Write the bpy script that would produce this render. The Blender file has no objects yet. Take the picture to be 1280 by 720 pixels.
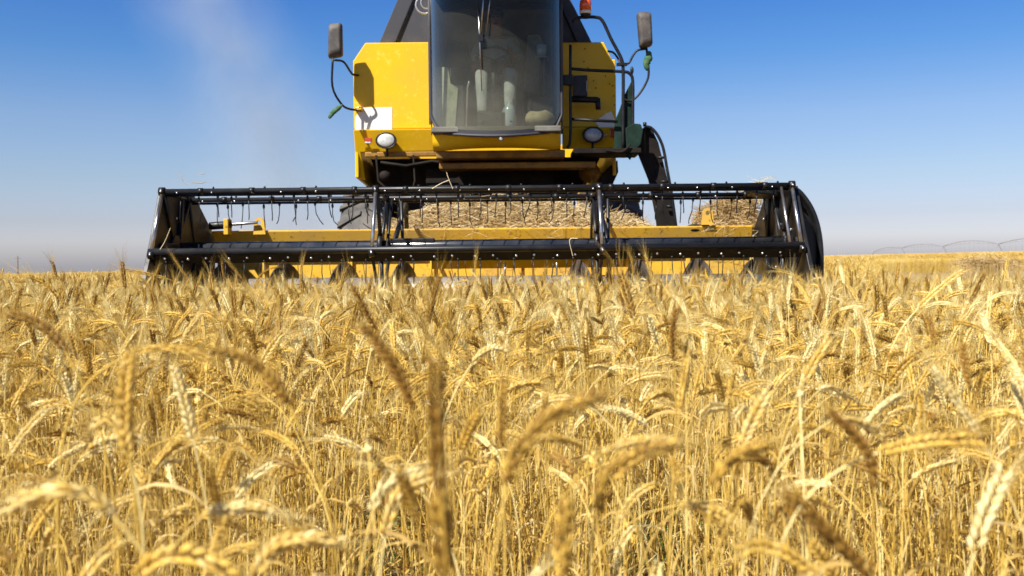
import bpy, bmesh, math, random
from mathutils import Vector, Matrix, Euler, noise as mnoise

random.seed(7)
R = math.radians
PI = math.pi
scene = bpy.context.scene
COL = scene.collection

# ------------------------------------------------------------------ camera
CAM_Z = 1.05
LENS = 35.0
PITCH, ROLL = R(-1.47), R(0.6)
FPX = 1280 * LENS / 36.0
cam_d = bpy.data.cameras.new('camera')
cam_d.lens = LENS
cam_d.sensor_width = 36.0
cam_d.clip_start = 0.02
cam_d.clip_end = 6000
cam_d.dof.use_dof = True
cam_d.dof.focus_distance = 4.2
cam_d.dof.aperture_fstop = 5.6
cam_d.dof.aperture_blades = 7
cam = bpy.data.objects.new('camera', cam_d)
COL.objects.link(cam)
cam.location = (0, 0, CAM_Z)
_f = Vector((0, math.cos(PITCH), math.sin(PITCH)))
_r0 = Vector((1, 0, 0))
_u0 = _r0.cross(_f)
_r = _r0 * math.cos(ROLL) - _u0 * math.sin(ROLL)
_u = _r.cross(_f)
M3 = Matrix((_r, _u, -_f)).transposed()
cam.rotation_euler = M3.to_euler()
scene.camera = cam

def P(px, py, Y):
    """a real place in the field: the ray of a photograph pixel met at depth Y metres"""
    d = _f + _r * ((px - 640) / FPX) + _u * ((360 - py) / FPX)
    return Vector((0, 0, CAM_Z)) + d * (Y / d.y)

# ------------------------------------------------------------------ sky, sun, exposure
SUN_DIR = Vector((0.72, 0.79, -1.20)).normalized()      # the way the light travels
elev = math.asin(-SUN_DIR.z)
sun_az = math.atan2(-SUN_DIR.x, -SUN_DIR.y)             # from +Y towards +X
w = bpy.data.worlds.new('World')
scene.world = w
w.use_nodes = True
nt = w.node_tree
nt.nodes.clear()
out = nt.nodes.new('ShaderNodeOutputWorld')
bg = nt.nodes.new('ShaderNodeBackground')
sky = nt.nodes.new('ShaderNodeTexSky')
sky.sky_type = 'NISHITA'
sky.sun_disc = False
sky.sun_elevation = elev
sky.sun_rotation = sun_az
sky.altitude = 300
sky.air_density = 1.0
sky.dust_density = 1.2
sky.ozone_density = 2.0
tc = nt.nodes.new('ShaderNodeTexCoord')
sep = nt.nodes.new('ShaderNodeSeparateXYZ')
nt.links.new(tc.outputs['Generated'], sep.inputs[0])
ramp = nt.nodes.new('ShaderNodeValToRGB')
SKY_TINT = [(0.0, (0.618, 0.597, 0.753, 1)), (0.023, (0.618, 0.597, 0.753, 1)), (0.043, (0.519, 0.496, 0.632, 1)), (0.083, (0.477, 0.487, 0.576, 1)), (0.142, (0.414, 0.466, 0.584, 1)), (0.2, (0.237, 0.405, 0.604, 1)), (0.26, (0.156, 0.34, 0.618, 1)), (0.36, (0.123, 0.255, 0.473, 1)), (0.55, (0.052, 0.114, 0.237, 1))]
ramp.color_ramp.elements[0].position, ramp.color_ramp.elements[0].color = SKY_TINT[0]
ramp.color_ramp.elements[1].position, ramp.color_ramp.elements[1].color = SKY_TINT[-1]
for z_, c_ in SKY_TINT[1:-1]:
    e = ramp.color_ramp.elements.new(z_); e.color = c_
nt.links.new(sep.outputs['Z'], ramp.inputs[0])
mul = nt.nodes.new('ShaderNodeMix'); mul.data_type = 'RGBA'; mul.blend_type = 'MULTIPLY'
mul.inputs['Factor'].default_value = 1.0
nt.links.new(sky.outputs[0], mul.inputs['A'])
nt.links.new(ramp.outputs[0], mul.inputs['B'])
nt.links.new(mul.outputs['Result'], bg.inputs[0])
bg.inputs[1].default_value = 0.13
nt.links.new(bg.outputs[0], out.inputs[0])

sun_d = bpy.data.lights.new('sun', 'SUN')
sun_d.energy = 5.0
sun_d.angle = R(0.53)
sun_d.color = (1.0, 0.955, 0.88)
sun = bpy.data.objects.new('sun', sun_d)
COL.objects.link(sun)
sun.rotation_euler = SUN_DIR.to_track_quat('-Z', 'Y').to_euler()

scene.view_settings.view_transform = 'Standard'
scene.view_settings.look = 'None'
scene.view_settings.exposure = 0.80
scene.view_settings.gamma = 1.0
scene.render.engine = 'CYCLES'
cy = scene.cycles
cy.max_bounces = 7
cy.diffuse_bounces = 2
cy.glossy_bounces = 3
cy.transmission_bounces = 4
cy.transparent_max_bounces = 10
cy.volume_bounces = 0
cy.caustics_reflective = False
cy.caustics_refractive = False
cy.use_denoising = True
cy.sample_clamp_indirect = 6
cy.use_adaptive_sampling = True
cy.adaptive_threshold = 0.015

# ------------------------------------------------------------------ materials
def material(name, base, rough=0.5, metal=0.0, var=None, vscale=3.0, vlo=0.4, vhi=0.65, bump=0.0, bscale=60.0,
             coat=0.0, spec=0.5, fine=None, rvar=0.0):
    """Principled material: base colour broken by a patchy noise towards var, a finer speckle towards fine"""
    m = bpy.data.materials.new(name)
    m.use_nodes = True
    t = m.node_tree
    b = t.nodes['Principled BSDF']
    b.inputs['Roughness'].default_value = rough
    b.inputs['Metallic'].default_value = metal
    b.inputs['Specular IOR Level'].default_value = spec
    b.inputs['Coat Weight'].default_value = coat
    b.inputs['Coat Roughness'].default_value = 0.15
    b.inputs['Base Color'].default_value = (*base, 1)
    co = t.nodes.new('ShaderNodeTexCoord')
    cur = None
    def layer(cur, colr, scale, lo, hi, rot):
        n = t.nodes.new('ShaderNodeTexNoise')
        n.inputs['Scale'].default_value = scale
        n.inputs['Detail'].default_value = 6
        n.inputs['Roughness'].default_value = 0.6
        t.links.new(co.outputs['Object'], n.inputs['Vector'])
        r = t.nodes.new('ShaderNodeMapRange')
        r.inputs[1].default_value = lo
        r.inputs[2].default_value = hi
        t.links.new(n.outputs[0], r.inputs[0])
        mx = t.nodes.new('ShaderNodeMix'); mx.data_type = 'RGBA'
        t.links.new(r.outputs[0], mx.inputs['Factor'])
        if cur is None: mx.inputs['A'].default_value = (*base, 1)
        else: t.links.new(cur, mx.inputs['A'])
        mx.inputs['B'].default_value = (*colr, 1)
        return mx.outputs['Result'], r.outputs[0]
    if var:
        cur, fac = layer(cur, var, vscale, vlo, vhi, 0)
        if rvar:
            mr = t.nodes.new('ShaderNodeMapRange')
            mr.inputs[3].default_value = rough
            mr.inputs[4].default_value = rough + rvar
            t.links.new(fac, mr.inputs[0]); t.links.new(mr.outputs[0], b.inputs['Roughness'])
    if fine:
        cur, _ = layer(cur, fine, vscale * 9, 0.58, 0.72, 0)
    if cur is not None: t.links.new(cur, b.inputs['Base Color'])
    if bump:
        n = t.nodes.new('ShaderNodeTexNoise'); n.inputs['Scale'].default_value = bscale; n.inputs['Detail'].default_value = 4
        t.links.new(co.outputs['Object'], n.inputs['Vector'])
        bp = t.nodes.new('ShaderNodeBump'); bp.inputs['Strength'].default_value = bump; bp.inputs['Distance'].default_value = 0.004
        t.links.new(n.outputs[0], bp.inputs['Height']); t.links.new(bp.outputs[0], b.inputs['Normal'])
    return m

M = {}
M['yellow'] = material('yellow_paint', (0.80, 0.475, 0.006), 0.42, var=(0.72, 0.42, 0.02), vscale=1.6, vlo=0.42, vhi=0.72, coat=0.08, spec=0.25,
                       fine=(0.80, 0.56, 0.06), rvar=0.25, bump=0.03, bscale=9)
M['old_yellow'] = material('worn_yellow_paint', (0.78, 0.45, 0.035), 0.5, var=(0.58, 0.35, 0.07), vscale=2.4, vlo=0.45, vhi=0.7,
                           fine=(0.16, 0.09, 0.04), rvar=0.2, bump=0.1)
M['shaded_yellow'] = material('shaded_frame_yellow', (0.34, 0.16, 0.010), 0.6, var=(0.14, 0.07, 0.012), vscale=5, fine=(0.1, 0.05, 0.02))  # darkened copy of the yellow, shade below the cab painted in
M['black'] = material('black_paint', (0.009, 0.009, 0.010), 0.42, var=(0.020, 0.018, 0.017), vscale=4, vlo=0.5, vhi=0.8, spec=0.4, rvar=0.3, coat=0.05)
M['charcoal'] = material('charcoal_sheet', (0.035, 0.036, 0.045), 0.6, var=(0.075, 0.068, 0.065), vscale=3.5, vlo=0.45, vhi=0.75, bump=0.15, bscale=25)
M['underside'] = material('shade_dark_metal', (0.008, 0.0065, 0.006), 0.75, var=(0.022, 0.014, 0.009), spec=0.2, vscale=6, bump=0.3, bscale=30)  # near-black base takes in the shade under the machine
M['bolt'] = material('zinc_bolt', (0.75, 0.73, 0.70), 0.3, metal=0.85)
M['steel'] = material('bright_steel_rod', (0.55, 0.54, 0.54), 0.28, metal=0.9, var=(0.25, 0.22, 0.2), vscale=8)
M['worn'] = material('worn_auger_steel', (0.42, 0.40, 0.39), 0.42, metal=0.5, var=(0.24, 0.20, 0.17), vscale=7, bump=0.2)
M['flight'] = material('dark_auger_flight', (0.035, 0.030, 0.028), 0.5, metal=0.3, var=(0.12, 0.09, 0.07), vscale=6)
M['rubber'] = material('dusty_rubber', (0.05, 0.048, 0.046), 0.85, var=(0.17, 0.155, 0.135), vscale=3, vlo=0.35, vhi=0.65, bump=0.3)
M['mirror_back'] = material('sun_faded_plastic', (0.06, 0.052, 0.046), 0.65, var=(0.14, 0.12, 0.10), vscale=9, vlo=0.4, vhi=0.7)
M['mirror_glass'] = material('mirror_glass', (0.8, 0.82, 0.85), 0.03, metal=1.0)
M['tube'] = material('satin_black_tube', (0.009, 0.009, 0.010), 0.45, spec=0.3, var=(0.04, 0.035, 0.03), vscale=9, vlo=0.5, vhi=0.8)
M['white'] = material('white_sticker', (0.84, 0.80, 0.70), 0.55, var=(0.78, 0.72, 0.60), vscale=6, vlo=0.5, vhi=0.8)
M['lens'] = material('headlight_lens', (0.62, 0.62, 0.58), 0.12, var=(0.42, 0.42, 0.40), vscale=20, coat=0.8)
M['red'] = material('red_reflector', (0.42, 0.05, 0.015), 0.25, coat=0.5, var=(0.45, 0.04, 0.02), vscale=30)
M['amber'] = material('amber_beacon', (0.85, 0.12, 0.015), 0.2, coat=0.8, var=(0.65, 0.07, 0.01), vscale=18)
M['green'] = material('dark_green_sheet', (0.004, 0.016, 0.010), 0.75, spec=0.25, var=(0.008, 0.030, 0.019), vscale=9, bump=0.4, bscale=18)
M['rag'] = material('green_rag_cloth', (0.02, 0.10, 0.03), 0.9, var=(0.10, 0.16, 0.08), vscale=25, bump=0.5, bscale=60)
M['cream'] = material('cab_liner', (0.20, 0.19, 0.16), 0.8, var=(0.12, 0.11, 0.09), vscale=3)
M['cloth_green'] = material('pale_green_cloth', (0.46, 0.50, 0.36), 0.9, var=(0.30, 0.34, 0.25), vscale=10, bump=0.5, bscale=20)
M['seat'] = material('dark_seat_fabric', (0.03, 0.03, 0.035), 0.9, var=(0.06, 0.058, 0.05), vscale=14)
M['shirt'] = material('grey_shirt', (0.30, 0.33, 0.34), 0.9, var=(0.20, 0.23, 0.25), vscale=9, bump=0.5, bscale=22)
M['trousers'] = material('grey_trousers', (0.42, 0.46, 0.46), 0.9, var=(0.32, 0.35, 0.36), vscale=9, bump=0.5, bscale=22)
M['skin'] = material('skin', (0.30, 0.15, 0.09), 0.55, var=(0.25, 0.11, 0.07), vscale=12)
M['hair'] = material('dark_hair', (0.015, 0.012, 0.01), 0.7, bump=0.5, bscale=90)
M['plastic'] = material('clear_plastic', (0.45, 0.52, 0.55), 0.2, coat=0.5, var=(0.30, 0.45, 0.55), vscale=12)
M['bag'] = material('cream_bag', (0.42, 0.38, 0.26), 0.8, var=(0.30, 0.26, 0.16), vscale=10, bump=0.8, bscale=14)
M['hazed_steel'] = material('haze_grey_steel', (0.30, 0.30, 0.33), 0.6, metal=0.2, var=(0.24, 0.23, 0.25), vscale=0.3)  # faded grey: the haze of distance is put into the colour
M['wood'] = material('weathered_wood', (0.14, 0.11, 0.09), 0.9)

def glass_material():
    m = bpy.data.materials.new('dusty_tinted_glass'); m.use_nodes = True
    t = m.node_tree; t.nodes.clear()
    o = t.nodes.new('ShaderNodeOutputMaterial')
    tr = t.nodes.new('ShaderNodeBsdfTransparent'); tr.inputs[0].default_value = (0.60, 0.61, 0.54, 1)
    gl = t.nodes.new('ShaderNodeBsdfGlossy'); gl.inputs['Roughness'].default_value = 0.03
    fr = t.nodes.new('ShaderNodeFresnel'); fr.inputs[0].default_value = 1.3
    mx = t.nodes.new('ShaderNodeMixShader')
    t.links.new(fr.outputs[0], mx.inputs[0]); t.links.new(tr.outputs[0], mx.inputs[1]); t.links.new(gl.outputs[0], mx.inputs[2])
    df = t.nodes.new('ShaderNodeBsdfDiffuse'); df.inputs[0].default_value = (0.34, 0.33, 0.26, 1)
    co = t.nodes.new('ShaderNodeTexCoord')
    no = t.nodes.new('ShaderNodeTexNoise'); no.inputs['Scale'].default_value = 2.2; no.inputs['Detail'].default_value = 5
    t.links.new(co.outputs['Object'], no.inputs['Vector'])
    sp = t.nodes.new('ShaderNodeSeparateXYZ'); t.links.new(co.outputs['Object'], sp.inputs[0])
    low = t.nodes.new('ShaderNodeMapRange')                       # dust settles thickest along the bottom of the pane
    low.inputs[1].default_value = 3.3; low.inputs[2].default_value = 2.4; low.inputs[3].default_value = 0.10; low.inputs[4].default_value = 0.62
    t.links.new(sp.outputs['Z'], low.inputs[0])
    mm = t.nodes.new('ShaderNodeMath'); mm.operation = 'MULTIPLY'
    t.links.new(no.outputs[0], mm.inputs[0]); t.links.new(low.outputs[0], mm.inputs[1])
    m2 = t.nodes.new('ShaderNodeMixShader')
    t.links.new(mm.outputs[0], m2.inputs[0]); t.links.new(mx.outputs[0], m2.inputs[1]); t.links.new(df.outputs[0], m2.inputs[2])
    t.links.new(m2.outputs[0], o.inputs[0])
    return m
M['glass'] = glass_material()

def straw_material(name, dark, mid, pale, rough=0.55, transl=0.25, nscale=30, grad=False):
    """dry plant matter: tint (attribute on each stalk) and a random per copy slide it between dark, mid and pale"""
    m = bpy.data.materials.new(name); m.use_nodes = True
    t = m.node_tree
    b = t.nodes['Principled BSDF']
    o = t.nodes['Material Output']
    b.inputs['Roughness'].default_value = rough
    b.inputs['Specular IOR Level'].default_value = 0.3
    at = t.nodes.new('ShaderNodeAttribute'); at.attribute_name = 'tint'
    oi = t.nodes.new('ShaderNodeObjectInfo')
    co = t.nodes.new('ShaderNodeTexCoord')
    no = t.nodes.new('ShaderNodeTexNoise'); no.inputs['Scale'].default_value = nscale; no.inputs['Detail'].default_value = 3
    t.links.new(co.outputs['Object'], no.inputs['Vector'])
    a = t.nodes.new('ShaderNodeMath'); a.operation = 'MULTIPLY_ADD'; a.inputs[1].default_value = 0.55
    t.links.new(oi.outputs['Random'], a.inputs[0])
    t.links.new(at.outputs['Fac'], a.inputs[2])
    c = t.nodes.new('ShaderNodeMath'); c.operation = 'MULTIPLY_ADD'; c.inputs[1].default_value = 0.5
    t.links.new(no.outputs[0], c.inputs[0]); t.links.new(a.outputs[0], c.inputs[2])
    d = t.nodes.new('ShaderNodeMath'); d.operation = 'SUBTRACT'; d.inputs[1].default_value = 0.50
    t.links.new(c.outputs[0], d.inputs[0])
    r = t.nodes.new('ShaderNodeValToRGB')
    r.color_ramp.elements[0].position = 0.0; r.color_ramp.elements[0].color = (*dark, 1)
    r.color_ramp.elements[1].position = 1.0; r.color_ramp.elements[1].color = (*pale, 1)
    e = r.color_ramp.elements.new(0.5); e.color = (*mid, 1)
    e = r.color_ramp.elements.new(0.78); e.color = tuple(a_*0.62 + b_*0.38 for a_, b_ in zip(mid, pale)) + (1,)
    t.links.new(d.outputs[0], r.inputs[0])
    t.links.new(r.outputs[0], b.inputs['Base Color'])
    tr = t.nodes.new('ShaderNodeBsdfTranslucent')
    t.links.new(r.outputs[0], tr.inputs[0])
    mx = t.nodes.new('ShaderNodeMixShader'); mx.inputs[0].default_value = transl
    t.links.new(b.outputs[0], mx.inputs[1]); t.links.new(tr.outputs[0], mx.inputs[2])
    t.links.new(mx.outputs[0], o.inputs[0])
    return m
M['ear'] = straw_material('ripe_wheat_ear', (0.29, 0.145, 0.022), (0.79, 0.51, 0.09), (0.95, 0.81, 0.40), 0.55, 0.12, 40)
M['stem'] = straw_material('wheat_stem', (0.44, 0.26, 0.04), (0.80, 0.535, 0.105), (0.93, 0.77, 0.33), 0.5, 0.14, 12)
M['awn'] = straw_material('wheat_awn', (0.55, 0.35, 0.07), (0.82, 0.58, 0.15), (0.92, 0.77, 0.36), 0.4, 0.3, 10)
M['leaf'] = straw_material('dry_wheat_leaf', (0.40, 0.25, 0.06), (0.74, 0.51, 0.15), (0.92, 0.77, 0.42), 0.6, 0.4, 25)
M['straw'] = straw_material('cut_straw', (0.36, 0.21, 0.07), (0.64, 0.45, 0.19), (0.86, 0.72, 0.46), 0.5, 0.15, 10)
M['weed'] = material('weed_leaf', (0.07, 0.13, 0.025), 0.6, var=(0.13, 0.17, 0.04), vscale=30)

# ------------------------------------------------------------------ mesh building
class MB:
    def __init__(self, *mats):
        self.bm = bmesh.new(); self.mats = list(mats); self.mi = 0
    def slot(self, key):
        if key not in self.mats: self.mats.append(key)
        self.mi = self.mats.index(key); return self
    def face(self, vs, smooth=False):
        try:
            f = self.bm.faces.new(vs); f.material_index = self.mi; f.smooth = smooth; return f
        except ValueError:
            return None
    def box(self, x0, x1, y0, y1, z0, z1):
        v = [self.bm.verts.new(p) for p in ((x0,y0,z0),(x1,y0,z0),(x1,y1,z0),(x0,y1,z0),(x0,y0,z1),(x1,y0,z1),(x1,y1,z1),(x0,y1,z1))]
        for q in ((0,3,2,1),(4,5,6,7),(0,1,5,4),(1,2,6,5),(2,3,7,6),(3,0,4,7)): self.face([v[i] for i in q])
        return self
    def prism(self, pts, vec):
        """closed outline pts (any plane) swept by vec"""
        vec = Vector(vec)
        a = [self.bm.verts.new(p) for p in pts]
        b = [self.bm.verts.new(Vector(p) + vec) for p in pts]
        n = len(pts)
        self.face(a[::-1]); self.face(b)
        for i in range(n): self.face([a[i], a[(i+1) % n], b[(i+1) % n], b[i]])
        return self
    def plate(self, xz, y0, y1):                       # outline in x,z
        return self.prism([(x, y0, z) for x, z in xz], (0, y1 - y0, 0))
    def side(self, yz, x0, x1):                        # outline in y,z
        return self.prism([(x0, y, z) for y, z in yz], (x1 - x0, 0, 0))
    def tube(self, pts, r, n=8, cap=True, r2=None):
        pts = [Vector(p) for p in pts]
        rings = []
        prev = None
        for i, p in enumerate(pts):
            if i == 0: d = pts[1] - p
            elif i == len(pts) - 1: d = p - pts[i-1]
            else: d = (pts[i+1] - p).normalized() + (p - pts[i-1]).normalized()
            d.normalize()
            if prev is None:
                a = d.orthogonal().normalized()
            else:
                a = (prev - d * prev.dot(d)).normalized()
            prev = a
            b = d.cross(a)
            rr = r if r2 is None else r + (r2 - r) * i / (len(pts) - 1)
            rings.append([self.bm.verts.new(p + (a * math.cos(2*PI*k/n) + b * math.sin(2*PI*k/n)) * rr) for k in range(n)])
        for i in range(len(rings) - 1):
            for k in range(n):
                self.face([rings[i][k], rings[i][(k+1) % n], rings[i+1][(k+1) % n], rings[i+1][k]], True)
        if cap:
            self.face(rings[0][::-1]); self.face(rings[-1])
        return self
    def smooth_tube(self, pts, r, n=8, sub=5):
        return self.tube(catmull(pts, sub), r, n)
    def lathe(self, prof, origin, axis, n=24, smooth=True):
        """prof: (radius, distance along axis)"""
        axis = Vector(axis).normalized(); a = axis.orthogonal().normalized(); b = axis.cross(a); o = Vector(origin)
        rings = [[self.bm.verts.new(o + axis * h + (a * math.cos(2*PI*k/n) + b * math.sin(2*PI*k/n)) * max(r, 1e-4)) for k in range(n)] for r, h in prof]
        for i in range(len(rings) - 1):
            for k in range(n): self.face([rings[i][k], rings[i][(k+1) % n], rings[i+1][(k+1) % n], rings[i+1][k]], smooth)
        self.face(rings[0][::-1]); self.face(rings[-1])
        return self
    def ball(self, c, rx, ry, rz, n=12, m=8):
        prev = None
        c = Vector(c)
        rings = []
        for j in range(m + 1):
            t = PI * j / m
            rings.append([self.bm.verts.new(c + Vector((rx*math.sin(t)*math.cos(2*PI*k/n), ry*math.sin(t)*math.sin(2*PI*k/n), rz*math.cos(t)))) for k in range(n)])
        for j in range(m):
            for k in range(n): self.face([rings[j][k], rings[j+1][k], rings[j+1][(k+1) % n], rings[j][(k+1) % n]], True)
        return self
    def build(self, name, parent=None, bevel=0.0, origin=None):
        me = bpy.data.meshes.new(name)
        bmesh.ops.remove_doubles(self.bm, verts=self.bm.verts, dist=1e-5)
        bmesh.ops.recalc_face_normals(self.bm, faces=self.bm.faces)
        o_ = Vector(origin) if origin is not None else None
        if o_ is not None: bmesh.ops.translate(self.bm, verts=self.bm.verts, vec=-o_)
        self.bm.to_mesh(me); self.bm.free()
        for k in self.mats: me.materials.append(M[k])
        ob = bpy.data.objects.new(name, me)
        COL.objects.link(ob)
        if parent is not None: ob.parent = parent
        if o_ is not None: ob.location = o_
        if bevel:
            md = ob.modifiers.new('bevel', 'BEVEL'); md.width = bevel; md.segments = 2; md.limit_method = 'ANGLE'; md.angle_limit = R(40)
        return ob

def catmull(pts, sub=5):
    pts = [Vector(p) for p in pts]
    q = [pts[0] * 2 - pts[1]] + pts + [pts[-1] * 2 - pts[-2]]
    res = []
    for i in range(1, len(q) - 2):
        p0, p1, p2, p3 = q[i-1], q[i], q[i+1], q[i+2]
        for k in range(sub):
            t = k / sub
            res.append(0.5 * ((2*p1) + (p2-p0)*t + (2*p0-5*p1+4*p2-p3)*t*t + (3*p1-p0-3*p2+p3)*t*t*t))
    res.append(pts[-1])
    return res

def tag(o, label=None, cat=None, group=None, kind=None):
    if label: o['label'] = label
    if cat: o['category'] = cat
    if group: o['group'] = group
    if kind: o['kind'] = kind
    return o
def empty(name, loc=(0, 0, 0)):
    o = bpy.data.objects.new(name, None); COL.objects.link(o); o.location = loc; o.empty_display_size = 0.2
    return o

# ------------------------------------------------------------------ the lie of the land
SLOPE = 0.012
def gz(x, y):
    return SLOPE * x * min(1.0, max(0.0, (abs(x) + y - 6) / 30.0)) 
def uncut(x, y):
    """where the wheat still stands"""
    wob = 0.25 * math.sin(x * 1.7 + y * 0.6) + 0.12 * math.sin(x * 5.1)
    if y > 7.38 and -2.86 < x < 2.66: return False                    # the strip the machine has just opened
    if y > 8.6 + wob and 0.352 * y + wob < x and y < 46 + 3 * wob and x < 60: return False   # swath cut earlier on the right
    return True

ground_m = material('dry_soil', (0.13, 0.085, 0.045), 0.95, var=(0.20, 0.14, 0.075), vscale=2.0, vlo=0.4, vhi=0.6, bump=0.8, bscale=20, fine=(0.45, 0.34, 0.18))
M['ground'] = ground_m
def grid_sheet(name, xs, ys, zf, mat):
    me = bpy.data.meshes.new(name)
    v = [(x, y, zf(x, y)) for y in ys for x in xs]
    nx = len(xs)
    f = [(j*nx+i, j*nx+i+1, (j+1)*nx+i+1, (j+1)*nx+i) for j in range(len(ys)-1) for i in range(nx-1)]
    me.from_pydata(v, [], f); me.materials.append(mat)
    ob = bpy.data.objects.new(name, me); COL.objects.link(ob)
    return ob
def spread(a, b, n, p=2.2):
    return [a + (b - a) * (i / n) ** p for i in range(n + 1)]
xs = [-x for x in spread(0, 2500, 40)[::-1]] + spread(0, 2500, 40)[1:]
ys = [-300, -60, -20] + [y - 5 for y in spread(0, 3500, 70)]
g = grid_sheet('ground', xs, ys, lambda x, y: gz(x, y) + 0.02 * mnoise.noise(Vector((x*0.7, y*0.7, 0))), ground_m)
tag(g, kind='structure')

# ------------------------------------------------------------------ wheat
class Arr:
    """fast vertex/face lists with material index and tint"""
    def __init__(self): self.v = []; self.f = []; self.m = []; self.t = []
    def tube(self, pts, rs, n, mat, tint, closed=True):
        base = len(self.v); prev = None
        for i, p in enumerate(pts):
            if i == 0: d = pts[1] - p
            elif i == len(pts)-1: d = p - pts[i-1]
            else: d = pts[i+1] - pts[i-1]
            d = d.normalized() if d.length > 1e-9 else Vector((0,0,1))
            a = d.orthogonal().normalized() if prev is None else (prev - d*prev.dot(d)).normalized()
            prev = a; b = d.cross(a)
            for k in range(n):
                an = 2*PI*k/n
                self.v.append(p + (a*math.cos(an) + b*math.sin(an))*rs[i]); self.t.append(tint)
        for i in range(len(pts)-1):
            for k in range(n):
                k2 = (k+1) % n
                self.f.append((base+i*n+k, base+i*n+k2, base+(i+1)*n+k2, base+(i+1)*n+k)); self.m.append(mat)
    def ribbon(self, pts, ws, side, mat, tint, twist=0.0):
        base = len(self.v)
        for i, p in enumerate(pts):
            d = (pts[min(i+1, len(pts)-1)] - pts[max(i-1, 0)]).normalized()
            s = side.copy(); s.rotate(Matrix.Rotation(twist * i / len(pts), 3, d)) if twist else None
            s = (s - d*s.dot(d)).normalized(); nn = d.cross(s)
            self.v += [p - s*ws[i], p + nn*ws[i]*0.35, p + s*ws[i]]; self.t += [tint]*3
        for i in range(len(pts)-1):
            for k in (0, 1):
                a = base+i*3+k
                self.f.append((a, a+1, a+4, a+3)); self.m.append(mat)
    def spindle(self, c, d, side, L, wd, th, n, mat, tint, prof=((0.0, .25), (.22, .85), (.5, 1.0), (.78, .62), (1.0, .08))):
        base = len(self.v); up = d.cross(side)
        for h, r in prof:
            for k in range(n):
                an = 2*PI*k/n
                self.v.append(c + d*(h*L) + side*(math.cos(an)*r*wd) + up*(math.sin(an)*r*th)); self.t.append(tint)
        for i in range(len(prof)-1):
            for k in range(n):
                k2 = (k+1) % n
                self.f.append((base+i*n+k, base+i*n+k2, base+(i+1)*n+k2, base+(i+1)*n+k)); self.m.append(mat)
    def mesh(self, name, mats, smooth=True):
        me = bpy.data.meshes.new(name)
        me.from_pydata([tuple(p) for p in self.v], [], self.f)
        used = sorted(set(self.m)); remap = {u: i for i, u in enumerate(used)}
        for u in used: me.materials.append(M[mats[u]])
        me.polygons.foreach_set('material_index', [remap[i] for i in self.m])
        if smooth: me.polygons.foreach_set('use_smooth', [True]*len(self.f))
        at = me.attributes.new('tint', 'FLOAT', 'POINT'); at.data.foreach_set('value', self.t)
        me.update()
        return me
WM = ['stem', 'ear', 'awn', 'leaf', 'straw', 'weed']
rnd = random.Random(11)

def ear_on(A, path, tint, rng, hi=True, size=1.0, awn_len=0.05, face=None):
    """spikelets in two rows along path (list of Vectors), awns from their tips"""
    L = [0.0]
    for i in range(1, len(path)): L.append(L[-1] + (path[i]-path[i-1]).length)
    tot = L[-1]
    def at(s):
        s = max(0, min(tot, s))
        for i in range(1, len(path)):
            if L[i] >= s - 1e-9:
                t = (s - L[i-1]) / max(1e-9, L[i]-L[i-1]); return path[i-1].lerp(path[i], t), (path[i]-path[i-1]).normalized()
        return path[-1], (path[-1]-path[-2]).normalized()
    if hi:
        step = 0.0043 * size; k = 0; s = 0.0
        ph = rng.uniform(0, PI) if face is None else face
        while s < tot - 0.004:
            p, d = at(s)
            ref = Vector((0.3, 0.2, 1)) if abs(d.z) < 0.9 else Vector((1, 0.2, 0))
            a = (ref - d*ref.dot(d)).normalized(); b = d.cross(a)
            side = a*math.cos(ph) + b*math.sin(ph); up = d.cross(side)
            sg = 1 if k % 2 == 0 else -1
            tap = 0.72 + 0.28*math.sin(PI*min(1, (s/tot)*0.9 + 0.15))
            ll = 0.0128*size*tap*rng.uniform(.9, 1.1)
            for q in (-1, 1):
                if rng.random() < .05: continue
                dd = (d + side*(0.36*sg) + up*(0.22*q) + Vector((rng.uniform(-.15,.15), rng.uniform(-.15,.15), rng.uniform(-.15,.15)))).normalized()
                sd = (side - dd*side.dot(dd)).normalized()
                A.spindle(p + side*(0.0017*sg*size) + up*(0.0013*q*size), dd, sd, ll, 0.0025*size*tap, 0.0023*size*tap*rng.uniform(.8, 1.1), 6, 1, tint + rng.uniform(-.2, .2))
                if awn_len > 0 and rng.random() < 0.8:
                    al = awn_len*rng.uniform(.6, 1.15)*(0.6+0.5*min(1, s/tot+.3))
                    ad = (d*1.0 + side*(0.17*sg) + up*(0.10*q) + Vector((rng.gauss(0,.05), rng.gauss(0,.05), rng.gauss(0,.05)))).normalized()
                    s0 = p + dd*ll*0.92
                    m1 = s0 + ad*al*0.5; e1 = s0 + ad*al + side*(0.012*sg*al/0.05) * 0.5
                    A.tube([s0, m1, e1], [0.00034*size, 0.00026*size, 0.00009], 3, 2, tint + 0.1)
            s += step; k += 1
    else:
        n = 7; pts = []; rs = []
        for i in range(n):
            p, d = at(tot*i/(n-1)); pts.append(p)
            rs.append(0.0056*size*(0.45 if i == 0 else 0.3 if i == n-1 else (1.0 if i % 2 else 0.82)))
        A.tube(pts, rs, 4, 1, tint)
        for q in range(5):
            p, d = at(tot*(0.3 + 0.7*q/4))
            r = Vector((rng.gauss(0, 1), rng.gauss(0, 1), rng.gauss(0, 1))); r = (r - d*r.dot(d)).normalized()
            al = awn_len*rng.uniform(.7, 1.2)
            A.tube([p + r*0.004, p + (d + r*0.25).normalized()*al], [0.0006, 0.0002], 3, 2, tint + 0.1)

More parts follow.
